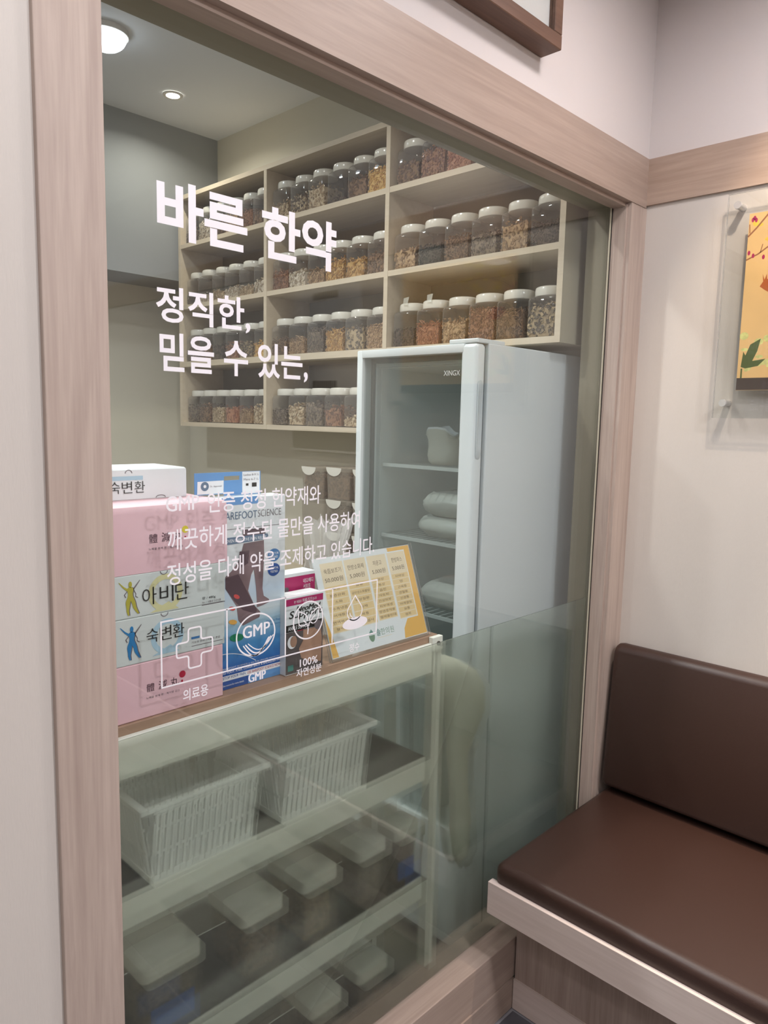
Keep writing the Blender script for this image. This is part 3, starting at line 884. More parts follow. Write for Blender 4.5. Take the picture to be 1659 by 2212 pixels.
# bay, row -> colour, form, fill height from left (far) to right (near)
JARS = {
 ('near', 1): [('brown', 'slice', .072), ('red-brown', 'chip', .088), ('orange', 'stick', .082), ('dark', 'seed', .06)],
 ('near', 2): [('tan', 'slice', .066), ('black', 'seed', .062), ('brown', 'seed', .074), ('grey', 'chip', .066), ('tan', 'flake', .082), ('dark', 'seed', .062)],
 ('near', 3): [('dark', 'seed', .058), ('orange', 'twig', .066), ('tan', 'chip', .070), ('red-brown', 'seed', .098), ('brown', 'twig', .084), ('mottled', 'chip', .090)],
 ('mid', 1): [('pale', 'chip', .058), ('speckled', 'chip', .068), ('pale', 'flake', .082), ('dark', 'flake', .020), ('brown', 'slice', .070), ('yellow', 'stick', .076)],
 ('mid', 2): [('red-brown', 'twig', .070), ('white', 'slice', .060), ('tan', 'stick', .052), ('golden', 'chip', .074), ('golden', 'slice', .064), ('brown', 'chip', .070)],
 ('mid', 3): [('brown', 'stick', .060), ('tan', 'twig', .056), ('grey', 'twig', .086), ('golden', 'stick', .074), ('mottled', 'flake', .080), ('tan', 'seed', .082)],
 ('mid', 4): [('grey', 'seed', .060), ('pale', 'slice', .078), ('grey', 'chip', .086), ('red-brown', 'slice', .068), ('pale', 'flake', .036)],
 ('far', 1): [('grey', 'stick', .058), ('white', 'stick', .080), ('brown', 'twig', .060), ('tan', 'slice', .070), ('red-brown', 'stick', .072), ('brown', 'flake', .060)],
 ('far', 2): [('dark', 'twig', .040), ('white', 'flake', .034), ('pale', 'stick', .036), ('white', 'chip', .044), ('pale', 'twig', .034), ('white', 'slice', .056)],
 ('far', 3): [('grey', 'twig', .054), ('brown', 'slice', .060), ('dark', 'chip', .060), ('red-brown', 'chip', .064), ('mottled', 'seed', .062), ('yellow', 'flake', .058)],
 ('far', 4): [('grey', 'chip', .070), ('brown', 'chip', .076), ('pale', 'seed', .062), ('orange', 'slice', .066), ('tan', 'twig', .050), ('pale', 'chip', .074)],
}
TABBED = {('near', 3, 0), ('mid', 1, 3), ('mid', 1, 4), ('near', 3, 1)}
for (bay, row), lst in JARS.items():
    bname, ya, yb = BAYS[bay]
    n = 6
    lo, hi = ya + TK / 2 + 0.004, yb - TK / 2 - 0.004
    pitch = (hi - lo) / n
    for i, (colr, form, fill) in enumerate(lst):
        jr = random.Random(hash((len(bay), row, i)) & 0xffff)
        jx = SX0 + 0.016 + JH + jr.uniform(0, 0.006)
        jy = hi - pitch * (i + 0.5) + jr.uniform(-0.0012, 0.0012)
        t = thing('herb_jar', 'clear jar of %s %s, %s on %s shelf of %s' % (colr, FORM[form], ORD[i], ROW[row], bname), 'jar', (jx, jy, ZT[row] + 0.0003), 'herb jars on the wall shelf')
        t.rotation_euler.z = jr.uniform(-0.02, 0.02)
        if yb - ya < 0.67: t.scale = (0.97, 0.97, 1.0)
        jb = link('jar_body', jar_me, None, t)
        ld_ = link('lid', lid_me, None, t)
        co = link('contents', pile_mesh(form, fill, i % 2), None, t)
        co.material_slots[0].link = 'OBJECT'; co.material_slots[0].material = HERB[colr]
        co['kind'] = 'stuff'
        if (bay, row, i) in TABBED:
            b = BM()
            if row == 3:
                loft(b, [[(-0.052, -0.018, 0.141), (-0.052, 0.002, 0.141), (-0.0512, 0.002, 0.141), (-0.0512, -0.018, 0.141)],
                         [(-0.040, -0.014, 0.170), (-0.046, 0.006, 0.166), (-0.0452, 0.006, 0.166), (-0.0392, -0.014, 0.170)]])
            else:
                loft(b, [[(-0.050, 0.018, 0.128), (-0.050, 0.038, 0.128), (-0.0492, 0.038, 0.128), (-0.0492, 0.018, 0.128)],
                         [(-0.064, 0.020, 0.122), (-0.064, 0.040, 0.122), (-0.0632, 0.040, 0.122), (-0.0632, 0.020, 0.122)]])
            me = bpy.data.meshes.new('tape_tab'); bmesh.ops.recalc_face_normals(b, faces=b.faces); b.to_mesh(me); b.free()
            link('tape_tab', me, M['tape'], t)

# ------------------------------------------------------------------ fridge
FY0, FY1 = 0.200, 0.652
FX0, FX1, FXB = 1.570, 1.622, 2.112
FZT = 1.768
fr = thing('glass_door_fridge', 'tall white upright fridge with a tinted glass door', 'fridge', (1.85, 0.43, 0))
b = BM()
wl = 0.035
box(b, FX1, FXB, FY0, FY0 + wl, 0.03, FZT, bev=0.004)
box(b, FX1, FXB, FY1 - wl, FY1, 0.03, FZT, bev=0.004)
box(b, FXB - wl, FXB, FY0 + wl, FY1 - wl, 0.03, FZT)
box(b, FX1, FXB, FY0 + wl, FY1 - wl, FZT - 0.05, FZT)
box(b, FX1, FXB, FY0 + wl, FY1 - wl, 0.03, 0.34)
obj('cabinet', b, M['fridge'], fr)
b = BM()
box(b, FX1 + 0.02, FXB - wl, FY0 + wl, FY0 + wl + 0.002, 0.34, FZT - 0.05)
box(b, FX1 + 0.02, FXB - wl, FY1 - wl - 0.002, FY1 - wl, 0.34, FZT - 0.05)
box(b, FXB - wl - 0.003, FXB - wl, FY0 + wl, FY1 - wl, 0.34, FZT - 0.05)
box(b, FX1 + 0.02, FXB - wl, FY0 + wl, FY1 - wl, FZT - 0.053, FZT - 0.05)
obj('liner', b, M['fridge_in'], fr)
obj('foot_rail', bx(FX1 + 0.02, FXB - 0.02, FY0 + 0.01, FY1 - 0.01, 0.0, 0.03), M['fridge_gasket'], fr)
b = BM()
for (a0, a1, c0, c1) in ((FY0 + 0.012, FY0 + 0.045, 0.06, FZT - 0.01), (FY1 - 0.030, FY1 - 0.012, 0.06, FZT - 0.01), (FY0 + 0.045, FY1 - 0.030, FZT - 0.04, FZT - 0.01), (FY0 + 0.045, FY1 - 0.030, 0.06, 0.36)):
    box(b, FX1 - 0.0115, FX1 - 0.0002, a0, a1, c0, c1)
obj('door_gasket', b, M['fridge_gasket'], fr)
# door: frame with rounded edge on the near side
DX1 = FX1 - 0.011
b = BM()
gy0, gy1, gz0, gz1 = 0.255, 0.628, 0.40, 1.742
def slab(y0, y1, z0, z1, bev=0.0): box(b, FX0, DX1, y0, y1, z0, z1, bev)
box(b, FX0, DX1, FY0, gy0, 0.05, FZT - 0.003, bev=0.012, seg=4)
box(b, FX0, DX1, gy1, FY1, 0.05, FZT - 0.003, bev=0.004)
box(b, FX0 + 0.0004, DX1, gy0 - 0.012, gy1 + 0.004, gz1, FZT - 0.003, bev=0.002)
box(b, FX0 + 0.0004, DX1, gy0 - 0.012, gy1 + 0.004, 0.05, gz0, bev=0.002)
door = obj('door', b, M['fridge'], fr, smooth=True, angle=40)
obj('door_glass', bx(FX0 + 0.010, FX0 + 0.016, gy0 - 0.008, gy1 + 0.004, gz0 - 0.01, gz1 + 0.01), M['fridge_glass'], door)
# recessed grip on the near door edge
b = BM()
ring = []
def grip(y, s, zc=1.565, hx=0.0075, hz=0.072, cx=1.588):
    return [(cx + hx * s * math.cos(a), y, zc + (hz * s - hx * s) * (1 if math.sin(a) > 0 else -1) + hx * s * math.sin(a)) for a in [2 * math.pi * (i + .5) / 24 for i in range(24)]]
loft(b, [grip(FY0 - 0.0003, 1.45), grip(FY0 - 0.003, 1.35), grip(FY0 - 0.003, 1.05), grip(FY0 - 0.0012, 0.95)], True, True)
obj('handle_grip', b, mat('grip_recess', (186, 194, 196), 0.4), door, smooth=True, angle=40)
obj('hinge_cover', bx(FX0 + 0.006, FX1 + 0.075, FY0 + 0.002, FY0 + 0.10, FZT - 0.002, FZT + 0.010, bev=0.003), M['fridge'], fr)
p = Print((FX0 + 0.0096, 0, 0), (0, -1, 0), (0, 0, 1), (-1, 0, 0), 0.0003)
p.text('logo_lettering', M['chrome_logo'], 'XINGX', -0.318, -0.262, 1.683, 1.697, 1, bold=0.012)
p.build(door)
for z in (1.425, 1.205, 0.985, 0.76):
    b = BM()
    x0_, x1_, y0_, y1_ = FX1 + 0.03, FXB - 0.05, FY0 + wl + 0.006, FY1 - wl - 0.006
    for k in range(15):
        yy = y0_ + (y1_ - y0_) * k / 14
        box(b, x0_, x1_, yy - 0.0015, yy + 0.0015, z - 0.0015, z + 0.0015)
    box(b, x0_ - 0.003, x0_ + 0.003, y0_, y1_, z - 0.007, z + 0.003)
    box(b, x1_ - 0.003, x1_ + 0.003, y0_, y1_, z - 0.005, z + 0.002)
    obj('wire_shelf', b, M['wire'], fr)

def pouch(name, label, cx, cy, z, hx, hy, hz, m, seed, group, open_top=False, cat='bag'):
    R = random.Random(seed)
    t = thing(name, label, cat, (cx, cy, z), group)
    b = BM()
    rings = []
    N = 7
    for k in range(N + 1):
        f = k / N
        if open_top: s = 0.86 + 0.18 * f + 0.05 * math.sin(9 * f + seed); zz = z + hz * f
        else: s = 0.55 + 0.45 * math.sin(math.pi * (0.12 + 0.76 * f)) ** 0.7; zz = z + hz * f
        rings.append([(cx + hx * s * math.copysign(abs(math.cos(a)) ** 0.6, math.cos(a)) + R.uniform(-.003, .003),
                       cy + hy * s * math.copysign(abs(math.sin(a)) ** 0.6, math.sin(a)) + R.uniform(-.003, .003),
                       zz + (R.uniform(-.004, .004) if 0 < k else 0) + (0.012 * math.sin(3 * a + seed) if (open_top and k == N) else 0)) for a in [2 * math.pi * i / 18 for i in range(18)]])
    loft(b, rings, True, not open_top)
    obj('bag_body', b, m, t, smooth=True, angle=70)
    if open_top:
        b = BM()
        loft(b, [[(x * 0.93 + cx * 0.07, y * 0.93 + cy * 0.07, zq + 0.003) for x, y, zq in rings[-3]], [(x * 0.985 + cx * 0.015, y * 0.985 + cy * 0.015, zq + 0.006) for x, y, zq in rings[-1]]], True, False)
        obj('bag_lining', b, M['white_print'], t, smooth=True, angle=70)
    return t
g = 'paper bags on the top fridge shelf'
pouch('paper_bag', 'pale open paper bag on top fridge shelf nearest the door edge', 1.765, 0.315, 1.4285, 0.06, 0.058, 0.115, M['pouch'], 1, g, True)
pouch('paper_bag', 'pale open paper bag on top fridge shelf, farther from the door edge', 1.770, 0.445, 1.4285, 0.06, 0.058, 0.10, M['pouch'], 5, g, True)
g = 'plastic pouches lying in the fridge'
pouch('plastic_pouch', 'white plastic pouch lying lowest on the second fridge shelf', 1.80, 0.41, 1.2085, 0.11, 0.125, 0.062, M['pouch2'], 2, g)
pouch('plastic_pouch', 'white plastic pouch stacked on top on the second fridge shelf', 1.80, 0.40, 1.2725, 0.105, 0.12, 0.070, M['pouch2'], 3, g)
pouch('plastic_pouch', 'grey white pouch lying on the third fridge shelf', 1.80, 0.40, 0.9885, 0.10, 0.12, 0.075, M['pouch2'], 4, g)
pouch('plastic_pouch', 'grey white pouch lying on the lowest fridge shelf', 1.80, 0.40, 0.7635, 0.10, 0.12, 0.075, M['pouch2'], 6, g)

# ------------------------------------------------------------------ low cabinet and stacked bins behind the fridge
cab = thing('low_cabinet', 'low beige cabinet along the inner wall beyond the fridge', 'cabinet', (1.95, 1.4, 0))
obj('carcass', bx(1.80, XP - 0.001, 0.78, 2.3, 0.06, 0.875), M['cabinet'], cab)
obj('plinth', bx(1.83, XP - 0.001, 0.80, 2.28, 0.0, 0.06), M['rack_dark'], cab)
obj('counter_top', bx(1.79, XP - 0.001, 0.77, 2.31, 0.875, 0.893), M['shelf'], cab)
for k in range(3):
    dk = obj('door', bx(1.785, 1.80, 0.785 + k * 0.505, 0.785 + k * 0.505 + 0.5, 0.07, 0.868, bev=0.001), M['cabinet'], cab)
    obj('handle', bx(1.772, 1.785, 0.80 + k * 0.505, 0.812 + k * 0.505, 0.62, 0.72), M['steel'], dk)

def bin_box(cx, cy, z, h, colr, label, tab=True, half=0.066):
    t = thing('storage_bin', label, 'container', (cx, cy, z), 'clear bins stacked beyond the fridge')
    b = BM()
    loft(b, [rsq(half - 0.004, 0.010, z, 4, cx, cy), rsq(half, 0.012, z + h - 0.016, 4, cx, cy)], True, False)
    obj('bin_body', b, M['bin'], t, smooth=True, angle=50)
    b = BM()
    loft(b, [rsq(half + 0.001, 0.013, z + h - 0.016, 4, cx, cy), rsq(half + 0.001, 0.013, z + h - 0.003, 4, cx, cy), rsq(half - 0.003, 0.012, z + h - 0.0005, 4, cx, cy)])
    obj('bin_lid', b, M['bin'], t, smooth=True, angle=50)
    if tab:
        P_ = Print((cx - half - 0.001, cy, 0), (0, -1, 0), (0, 0, 1), (-1, 0, 0), 0.0006)
        P_.poly('pour_flap', M['lid'], [(-half + 0.004, z + h - 0.002)] + [(-half + 0.004 + 0.042 + 0.042 * math.cos(a), z + h - 0.004 + 0.030 * math.sin(a)) for a in [math.pi + math.pi * i / 14 for i in range(15)]] + [(-half + 0.088, z + h - 0.002)])
        P_.build(t)
    co = link('contents', pile('slice', h * 0.72, int(cx * 100 + cy * 1000 + z * 77), half - 0.008), HERB[colr], t)
    co['kind'] = 'stuff'
HB = 0.1215
for col, y in enumerate((1.185, 1.040, 0.895)):
    where = ['far', 'middle', 'near'][col]
    cs = [('grey', 'tan', 'tan', 'brown'), ('grey', 'brown', 'grey', 'brown'), ('brown', 'grey', 'brown', 'grey')][col]
    if col == 0:
        bin_box(1.915, y, 0.8935, 0.36, 'tan', 'tall clear bin at the bottom of the far stack beyond the fridge', False)
        bin_box(1.915, y, 0.8935 + 0.3605, HB, 'brown', 'short clear bin on top of the tall bin, far stack beyond fridge')
    else:
        for r in range(4):
            bin_box(1.915, y, 0.8935 + r * (HB + 0.0004), HB, cs[r], 'clear bin with white flap, %s in the %s stack beyond the fridge' % (['bottom', 'second from bottom', 'second from top', 'topmost'][r], where))

# ------------------------------------------------------------------ rack behind the frosted glass
rack = thing('storage_rack', 'cream steel rack under a brown board behind the frosted glass', 'rack', (0.9, 0.25, 0))
RX0, RX1, RY0, RY1 = 0.36, 1.312, 0.100, 0.40
RB = 1.042
obj('counter_board', bx(RX0, 1.330, RY0 + 0.004, 0.52, RB - 0.004, RB + 0.014, bev=0.001), M['board'], rack)
obj('front_rail', bx(RX0, RX1 - 0.012, RY0 - 0.006, RY0 + 0.004, RB - 0.072, RB - 0.002, bev=0.001), M['rack'], rack)
b = BM()
box(b, 1.298, 1.334, RY0 - 0.010, RY0 + 0.003, RB - 0.020, RB + 0.013, bev=0.001)
br = obj('corner_bracket', b, M['rack'], rack)
b = BM(); cyl(b, (1.317, RY0 - 0.010, RB - 0.003), (0, -1, 0), 0.0055, 0.0025, 16)
obj('screw', b, M['screw'], br)
for (x, y) in ((1.325, RY0 + 0.008), (1.325, RY1), (0.37, RY0 + 0.008), (0.37, RY1)):
    obj('leg', bx(x - 0.014, x + 0.014, y - 0.014 + 0.004, y + 0.014, 0, RB - 0.004), M['rack'], rack)
for z in (0.751, 0.439, 0.129):
    b = BM()
    box(b, RX0, RX1 - 0.003, RY0 + 0.011, RY0 + 0.018, z - 0.060, z, bev=0.003, seg=3)
    box(b, RX0, RX1, RY1 + 0.012, RY1 + 0.016, z - 0.060, z)
    rs = obj('rack_shelf', b, M['rack'], rack)
    obj('shelf_plate', bx(RX0, RX1, RY0 + 0.018, RY1 + 0.012, z - 0.0045, z - 0.0008), M['rack_dark'], rs, label='dark shelf plate')

def basket(x0, x1, z, h, label):
    y0, y1 = RY0 - 0.004, RY0 + 0.25
    t = thing('plastic_basket', label, 'basket', ((x0 + x1) / 2, (y0 + y1) / 2, z), 'white baskets on the rack')
    tp = 0.018
    b = BM()
    def wall(p0, p1, inward):
        # slatted wall between two bottom corners, leaning outwards to the rim
        n = int((Vector(p1) - Vector(p0)).length / 0.0125)
        d = (Vector(p1) - Vector(p0)) / n
        for k in range(n):
            for (a, c) in ((0.0, 0.70),):
                q0 = Vector(p0) + d * (k + a * 1.0); q1 = q0 + d * c
                o = Vector(inward) * 0.0025
                out = -Vector(inward) * tp
                loft(b, [[q0 + Vector((0, 0, 0.012)), q1 + Vector((0, 0, 0.012)), q1 + o + Vector((0, 0, 0.012)), q0 + o + Vector((0, 0, 0.012))],
                         [q0 + out + Vector((0, 0, h - 0.02)), q1 + out + Vector((0, 0, h - 0.02)), q1 + out + o + Vector((0, 0, h - 0.02)), q0 + out + o + Vector((0, 0, h - 0.02))]])
        for (za, zb) in ((0.0, 0.014), (h * 0.36, h * 0.36 + 0.006), (h * 0.66, h * 0.66 + 0.006), (h - 0.024, h - 0.008)):
            oa, ob = -Vector(inward) * tp * (za / h), -Vector(inward) * tp * (zb / h)
            o = Vector(inward) * 0.003
            A_, B_ = Vector(p0), Vector(p1)
            loft(b, [[A_ + oa + Vector((0, 0, za)), B_ + oa + Vector((0, 0, za)), B_ + oa + o + Vector((0, 0, za)), A_ + oa + o + Vector((0, 0, za))],
                     [A_ + ob + Vector((0, 0, zb)), B_ + ob + Vector((0, 0, zb)), B_ + ob + o + Vector((0, 0, zb)), A_ + ob + o + Vector((0, 0, zb))]])
    xa, xb, ya, yb = x0 + tp, x1 - tp, y0 + tp, y1 - tp
    zz = z + 0.0003
    wall((xa, ya, zz), (xb, ya, zz), (0, 1, 0)); wall((xb, ya, zz), (xb, yb, zz), (-1, 0, 0))
    wall((xb, yb, zz), (xa, yb, zz), (0, -1, 0)); wall((xa, yb, zz), (xa, ya, zz), (1, 0, 0))
    obj('slatted_wall', b, M['basket'], t)
    obj('basket_floor', bx(xa, xb, ya, yb, zz, zz + 0.003), M['basket'], t)
    b = BM()
    rw = 0.010
    for (a0, a1, c0, c1) in ((x0 - rw, x1 + rw, y0 - 0.004, y0 + 0.004), (x0 - rw, x1 + rw, y1 - 0.004, y1 + rw), (x0 - rw, x0 + 0.004, y0, y1), (x1 - 0.004, x1 + rw, y0, y1)):
        box(b, a0, a1, c0, c1, z + h - 0.012, z + h, bev=0.002, seg=1)
    obj('rim', b, M['basket'], t)
basket(0.568, 0.817, 0.7508, 0.154, 'white slatted plastic basket, left one on the rack shelf')
basket(0.853, 1.110, 0.7508, 0.154, 'white slatted plastic basket, right one on the rack shelf')

def tub(x0, x1, z, h, colr, label, sticker=False):
    y0, y1 = RY0 + 0.025, RY0 + 0.15
    cx, cy, hx, hy = (x0 + x1) / 2, (y0 + y1) / 2, (x1 - x0) / 2, (y1 - y0) / 2
    t = thing('storage_tub', label, 'container', (cx, cy, z), 'lidded tubs on the lower rack shelves')
    b = BM()
    loft(b, [rsq(hx - 0.006, 0.012, z + 0.0003, 4, cx, cy, hy - 0.006), rsq(hx, 0.012, z + h - 0.03, 4, cx, cy, hy)], True, False)
    obj('tub_body', b, M['bin'], t, smooth=True, angle=50)
    b = BM()
    loft(b, [rsq(hx + 0.003, 0.013, z + h - 0.03, 4, cx, cy, hy + 0.003), rsq(hx + 0.003, 0.013, z + h - 0.004, 4, cx, cy, hy + 0.003), rsq(hx - 0.002, 0.012, z + h, 4, cx, cy, hy - 0.002)])
    obj('tub_lid', b, M['lid'], t, smooth=True, angle=50)
    co = link('contents', pile('chip', min(0.116, (h - 0.04) * 0.8), int(x0 * 1000 + z * 10), hx - 0.008, hy - 0.008), HERB[colr], t)
    co.location = (0, 0, 0.001); co['kind'] = 'stuff'
    if sticker:
        P_ = Print((0, y0 - 0.0005, 0), (1, 0, 0), (0, 0, 1), (0, -1, 0), 0.0004)
        P_.rect('blue_label', M['navy'], x0 + 0.012, x1 - 0.014, z + 0.014, z + 0.062)
        P_.build(t)
tub(0.575, 0.690, 0.4387, 0.150, 'grey', 'lidded tub with blue label, leftmost on the middle rack shelf', True)
tub(0.785, 0.885, 0.4387, 0.150, 'brown', 'lidded tub, second from left on the middle rack shelf')
tub(0.940, 1.035, 0.4387, 0.150, 'tan', 'lidded tub of tan chips, third from left on middle rack shelf')
tub(1.100, 1.190, 0.4387, 0.150, 'grey', 'lidded tub, fourth from left on the middle rack shelf')
tub(1.222, 1.305, 0.4387, 0.150, 'dark', 'lidded tub with blue label, rightmost on the middle rack shelf', True)
tub(0.965, 1.055, 0.1287, 0.150, 'grey', 'lidded tub on the lowest rack shelf, left of its neighbour')
tub(1.110, 1.205, 0.1287, 0.150, 'brown', 'lidded tub on the lowest rack shelf, right of its neighbour')

# white plastic bag hanging beside the rack
t = thing('plastic_bag', 'pale crumpled plastic bag hanging beside the rack', 'bag', (1.47, 0.135, 0.40))
b = BM()
R = random.Random(11)
rings = []
for (z, cx, hx, hy) in ((0.40, 1.475, 0.02, 0.015), (0.43, 1.475, 0.045, 0.03), (0.52, 1.46, 0.05, 0.035), (0.62, 1.45, 0.045, 0.035), (0.70, 1.44, 0.045, 0.035), (0.75, 1.452, 0.062, 0.04), (0.81, 1.465, 0.082, 0.045), (0.87, 1.46, 0.092, 0.045), (0.92, 1.43, 0.085, 0.04), (0.96, 1.39, 0.045, 0.03), (0.985, 1.37, 0.015, 0.015)):
    rings.append([(cx + hx * math.cos(a) + R.uniform(-.005, .005), 0.135 + hy * math.sin(a) + R.uniform(-.005, .005), z + R.uniform(-.006, .006)) for a in [2 * math.pi * i / 20 for i in range(20)]])
loft(b, rings)
obj('bag_body', b, M['white_bag'], t, smooth=True, angle=80)
b = BM(); cyl(b, (1.340, 0.135, 0.985), (0.03, 0.0, -0.003), 0.004, 0.034, 10)
obj('hanging_strap', b, M['white_bag'], t)

# ------------------------------------------------------------------ goods on the counter board
ZB = RB + 0.0145
BYF = 0.110                                    # front faces of the stack
def carton(name, label, x0, x1, y0, y1, z0, z1, m, cat='box', bev=0.0015):
    t = thing(name, label, cat, ((x0 + x1) / 2, (y0 + y1) / 2, z0))
    obj('carton', bx(x0, x1, y0, y1, z0, z1, bev=bev), m, t)
    return t
def clasp(p, u, v, up=True, r=0.0065):
    p.ring('tab_notch', M['ink_grey'], u, v, r, r * 0.9, 0.0012, 2, 12, math.radians(180 if not up else 0), math.radians(360 if not up else 180))
def woman(p, u, v, s, m):
    """Silhouette of a slim figure with both arms raised; u, v is between the feet."""
    S = lambda pts: [(u + a * s, v + c * s) for a, c in pts]
    torso = [(-0.085, 0.745), (-0.075, 0.66), (-0.062, 0.58), (-0.085, 0.49), (-0.125, 0.40), (-0.135, 0.33), (-0.115, 0.20), (-0.115, 0.12), (-0.075, 0.0), (-0.035, 0.0), (-0.045, 0.14), (-0.02, 0.26), (0.005, 0.40), (0.045, 0.33), (0.075, 0.20), (0.125, 0.12), (0.205, 0.01), (0.245, 0.02), (0.195, 0.14), (0.165, 0.22), (0.145, 0.34), (0.115, 0.43), (0.075, 0.52), (0.070, 0.60), (0.090, 0.67), (0.085, 0.745), (0.03, 0.78), (-0.03, 0.78)]
    arm = [(-0.085, 0.745), (-0.18, 0.81), (-0.315, 0.945), (-0.325, 0.93), (-0.20, 0.775), (-0.075, 0.66)]
    p.poly('printed_figure', M['ink_grey'], [(a + 0.03 * s, c - 0.006 * s) for a, c in S(torso)], 2)
    p.poly('printed_figure', M['ink_grey'], S([(0.075, 0.72), (0.17, 0.82), (0.285, 0.945), (0.295, 0.93), (0.19, 0.79), (0.085, 0.66)]), 2)
    p.line('printed_figure', M['ink_grey'], S([(0.11, 0.68), (0.165, 0.57), (0.155, 0.50), (0.225, 0.455)]), 0.022 * s, k=2)
    p.line('printed_figure', M['ink_grey'], S([(-0.07, 0.68), (-0.165, 0.58), (-0.125, 0.50)]), 0.026 * s, k=2)
    p.poly('printed_figure', m, S(torso), 3)
    p.poly('printed_figure', m, S(arm), 3)
    p.disc('printed_figure', m, u + 0.005 * s, v + 0.845 * s, 0.05 * s, 0.085 * s, 3, 16)
def swirl(p, u, v, r, m):
    p.ring('printed_swirl', m, u, v, r, r, r * 0.35, 1, 30, math.radians(-60), math.radians(250))
    p.poly('printed_swirl', m, [(u - r * 1.1, v - r * 1.15), (u + r * 0.9, v - r * 1.15), (u + r * 0.2, v - r * 0.6)], 1.3)

Sx0, Sx1 = 0.535, 0.733
# stack, bottom to top
z0, z1 = ZB, 1.153
t = carton('pink_herb_box', 'pink carton with plum lettering and red dot, bottom of the stack', Sx0 - 0.09, Sx1, BYF, BYF + 0.16, z0, z1, M['pinkbox'])
p = Print((0.535, BYF, 0), (1, 0, 0), (0, 0, 1), (0, -1, 0))
p.text('lettering', M['ink_plum'], '體', 0.0485, 0.0625, 1.1005, 1.1145)
p.text('lettering', M['ink_plum'], '減', 0.070, 0.086, 1.0995, 1.1145)
p.text('lettering', M['ink_plum'], '丸', 0.092, 0.108, 1.0995, 1.1145)
p.text('small_print', M['ink_grey'], '노폐물 분해 환 / 체지방 감소', 0.047, 0.110, 1.0885, 1.0925, slope=-0.001)
p.disc('red_dot', M['ink_red'], 0.1155, 1.1165, 0.0062)
p.rect('red_dot', M['ink_red'], 0.1130, 0.1165, 1.1005, 1.1065)
p.build(t)
z0, z1 = z1 + 0.0004, 1.2315
t = carton('blue_herb_box', 'white carton with a blue figure, second from the bottom of the stack', Sx0 - 0.09, Sx1 + 0.004, BYF, BYF + 0.16, z0, z1, M['palebox'])
p = Print((0.535, BYF, 0), (1, 0, 0), (0, 0, 1), (0, -1, 0))
swirl(p, 0.088, 1.190, 0.026, M['pale_blue'])
woman(p, 0.0235, 1.1625, 0.0605, M['blue'])
for c, u in zip('숙변환', (0.0495, 0.074, 0.098)):
    p.text('lettering', M['ink'], c, u, u + 0.0215, 1.1845, 1.2085, 4, bold=-0.004)
p.rect('blue_tag', M['mid_blue'], 0.1335, 0.150, 1.1745, 1.1785, 2)
p.text('small_print', M['ink_grey'], '기능성 원료 / 식물성 혼합', 0.134, 0.192, 1.1665, 1.1705)
p.rect('small_print', M['ink_grey'], 0.134, 0.197, 1.1615, 1.1625)
clasp(p, 0.083, z1 - 0.0003, False)
p.build(t)
z0, z1 = z1 + 0.0004, 1.3035
t = carton('yellow_herb_box', 'white carton with a yellow figure, third from the bottom of the stack', Sx0 - 0.09, Sx1 + 0.005, BYF, BYF + 0.16, z0, z1, M['palebox'])
p = Print((0.535, BYF, 0), (1, 0, 0), (0, 0, 1), (0, -1, 0))
swirl(p, 0.086, 1.266, 0.027, M['pale_yel'])
woman(p, 0.0225, 1.2375, 0.060, M['olive'])
for c, u in zip('아비단', (0.0432, 0.0745, 0.1035)):
    p.text('lettering', M['ink'], c, u, u + 0.0255, 1.2495, 1.2790, 4, bold=-0.004)
p.text('small_print', M['ink'], '환 / 480g', 0.156, 0.183, 1.2405, 1.2465)
p.text('small_print', M['ink_grey'], 'No. 1 식물성 건강식품', 0.156, 0.194, 1.2345, 1.2385)
p.rect('small_print', M['ink_grey'], 0.155, 0.203, 1.2310, 1.2322)
clasp(p, 0.083, z1 - 0.0003, False)
p.build(t)
z0, z1 = z1 + 0.0004, 1.4165
t = thing('pink_herb_box', 'pink carton with a yellow dot, on top of the front stack', 'box', (0.59, BYF + 0.08, z0))
b = BM()
box(b, Sx0 - 0.09, Sx1 + 0.010, BYF, BYF + 0.19, z0, z1)
es = [e for e in b.edges if all(abs(v.co.z - z1) < 1e-5 for v in e.verts)]
bmesh.ops.bevel(b, geom=es, offset=0.014, segments=4, profile=0.6, affect='EDGES')
obj('carton', b, M['pinkbox'], t, smooth=True, angle=25)
p = Print((0.535, BYF, 0), (1, 0, 0), (0, 0, 1), (0, -1, 0))
p.text('lettering', M['ink_plum'], '體', 0.0575, 0.0725, 1.352, 1.367)
p.text('lettering', M['ink_plum'], '減', 0.080, 0.096, 1.352, 1.368)
p.text('lettering', M['ink_plum'], '丸', 0.102, 0.118, 1.352, 1.368)
p.text('small_print', M['ink_grey'], '노폐물 분해 환 / 체지방 감소', 0.0565, 0.120, 1.3405, 1.3445, slope=-0.001)
p.disc('yellow_dot', M['ink_yel'], 0.124, 1.3695, 0.0062)
p.rect('yellow_dot', M['ink_red'], 0.1225, 0.126, 1.353, 1.358)
p.build(t)
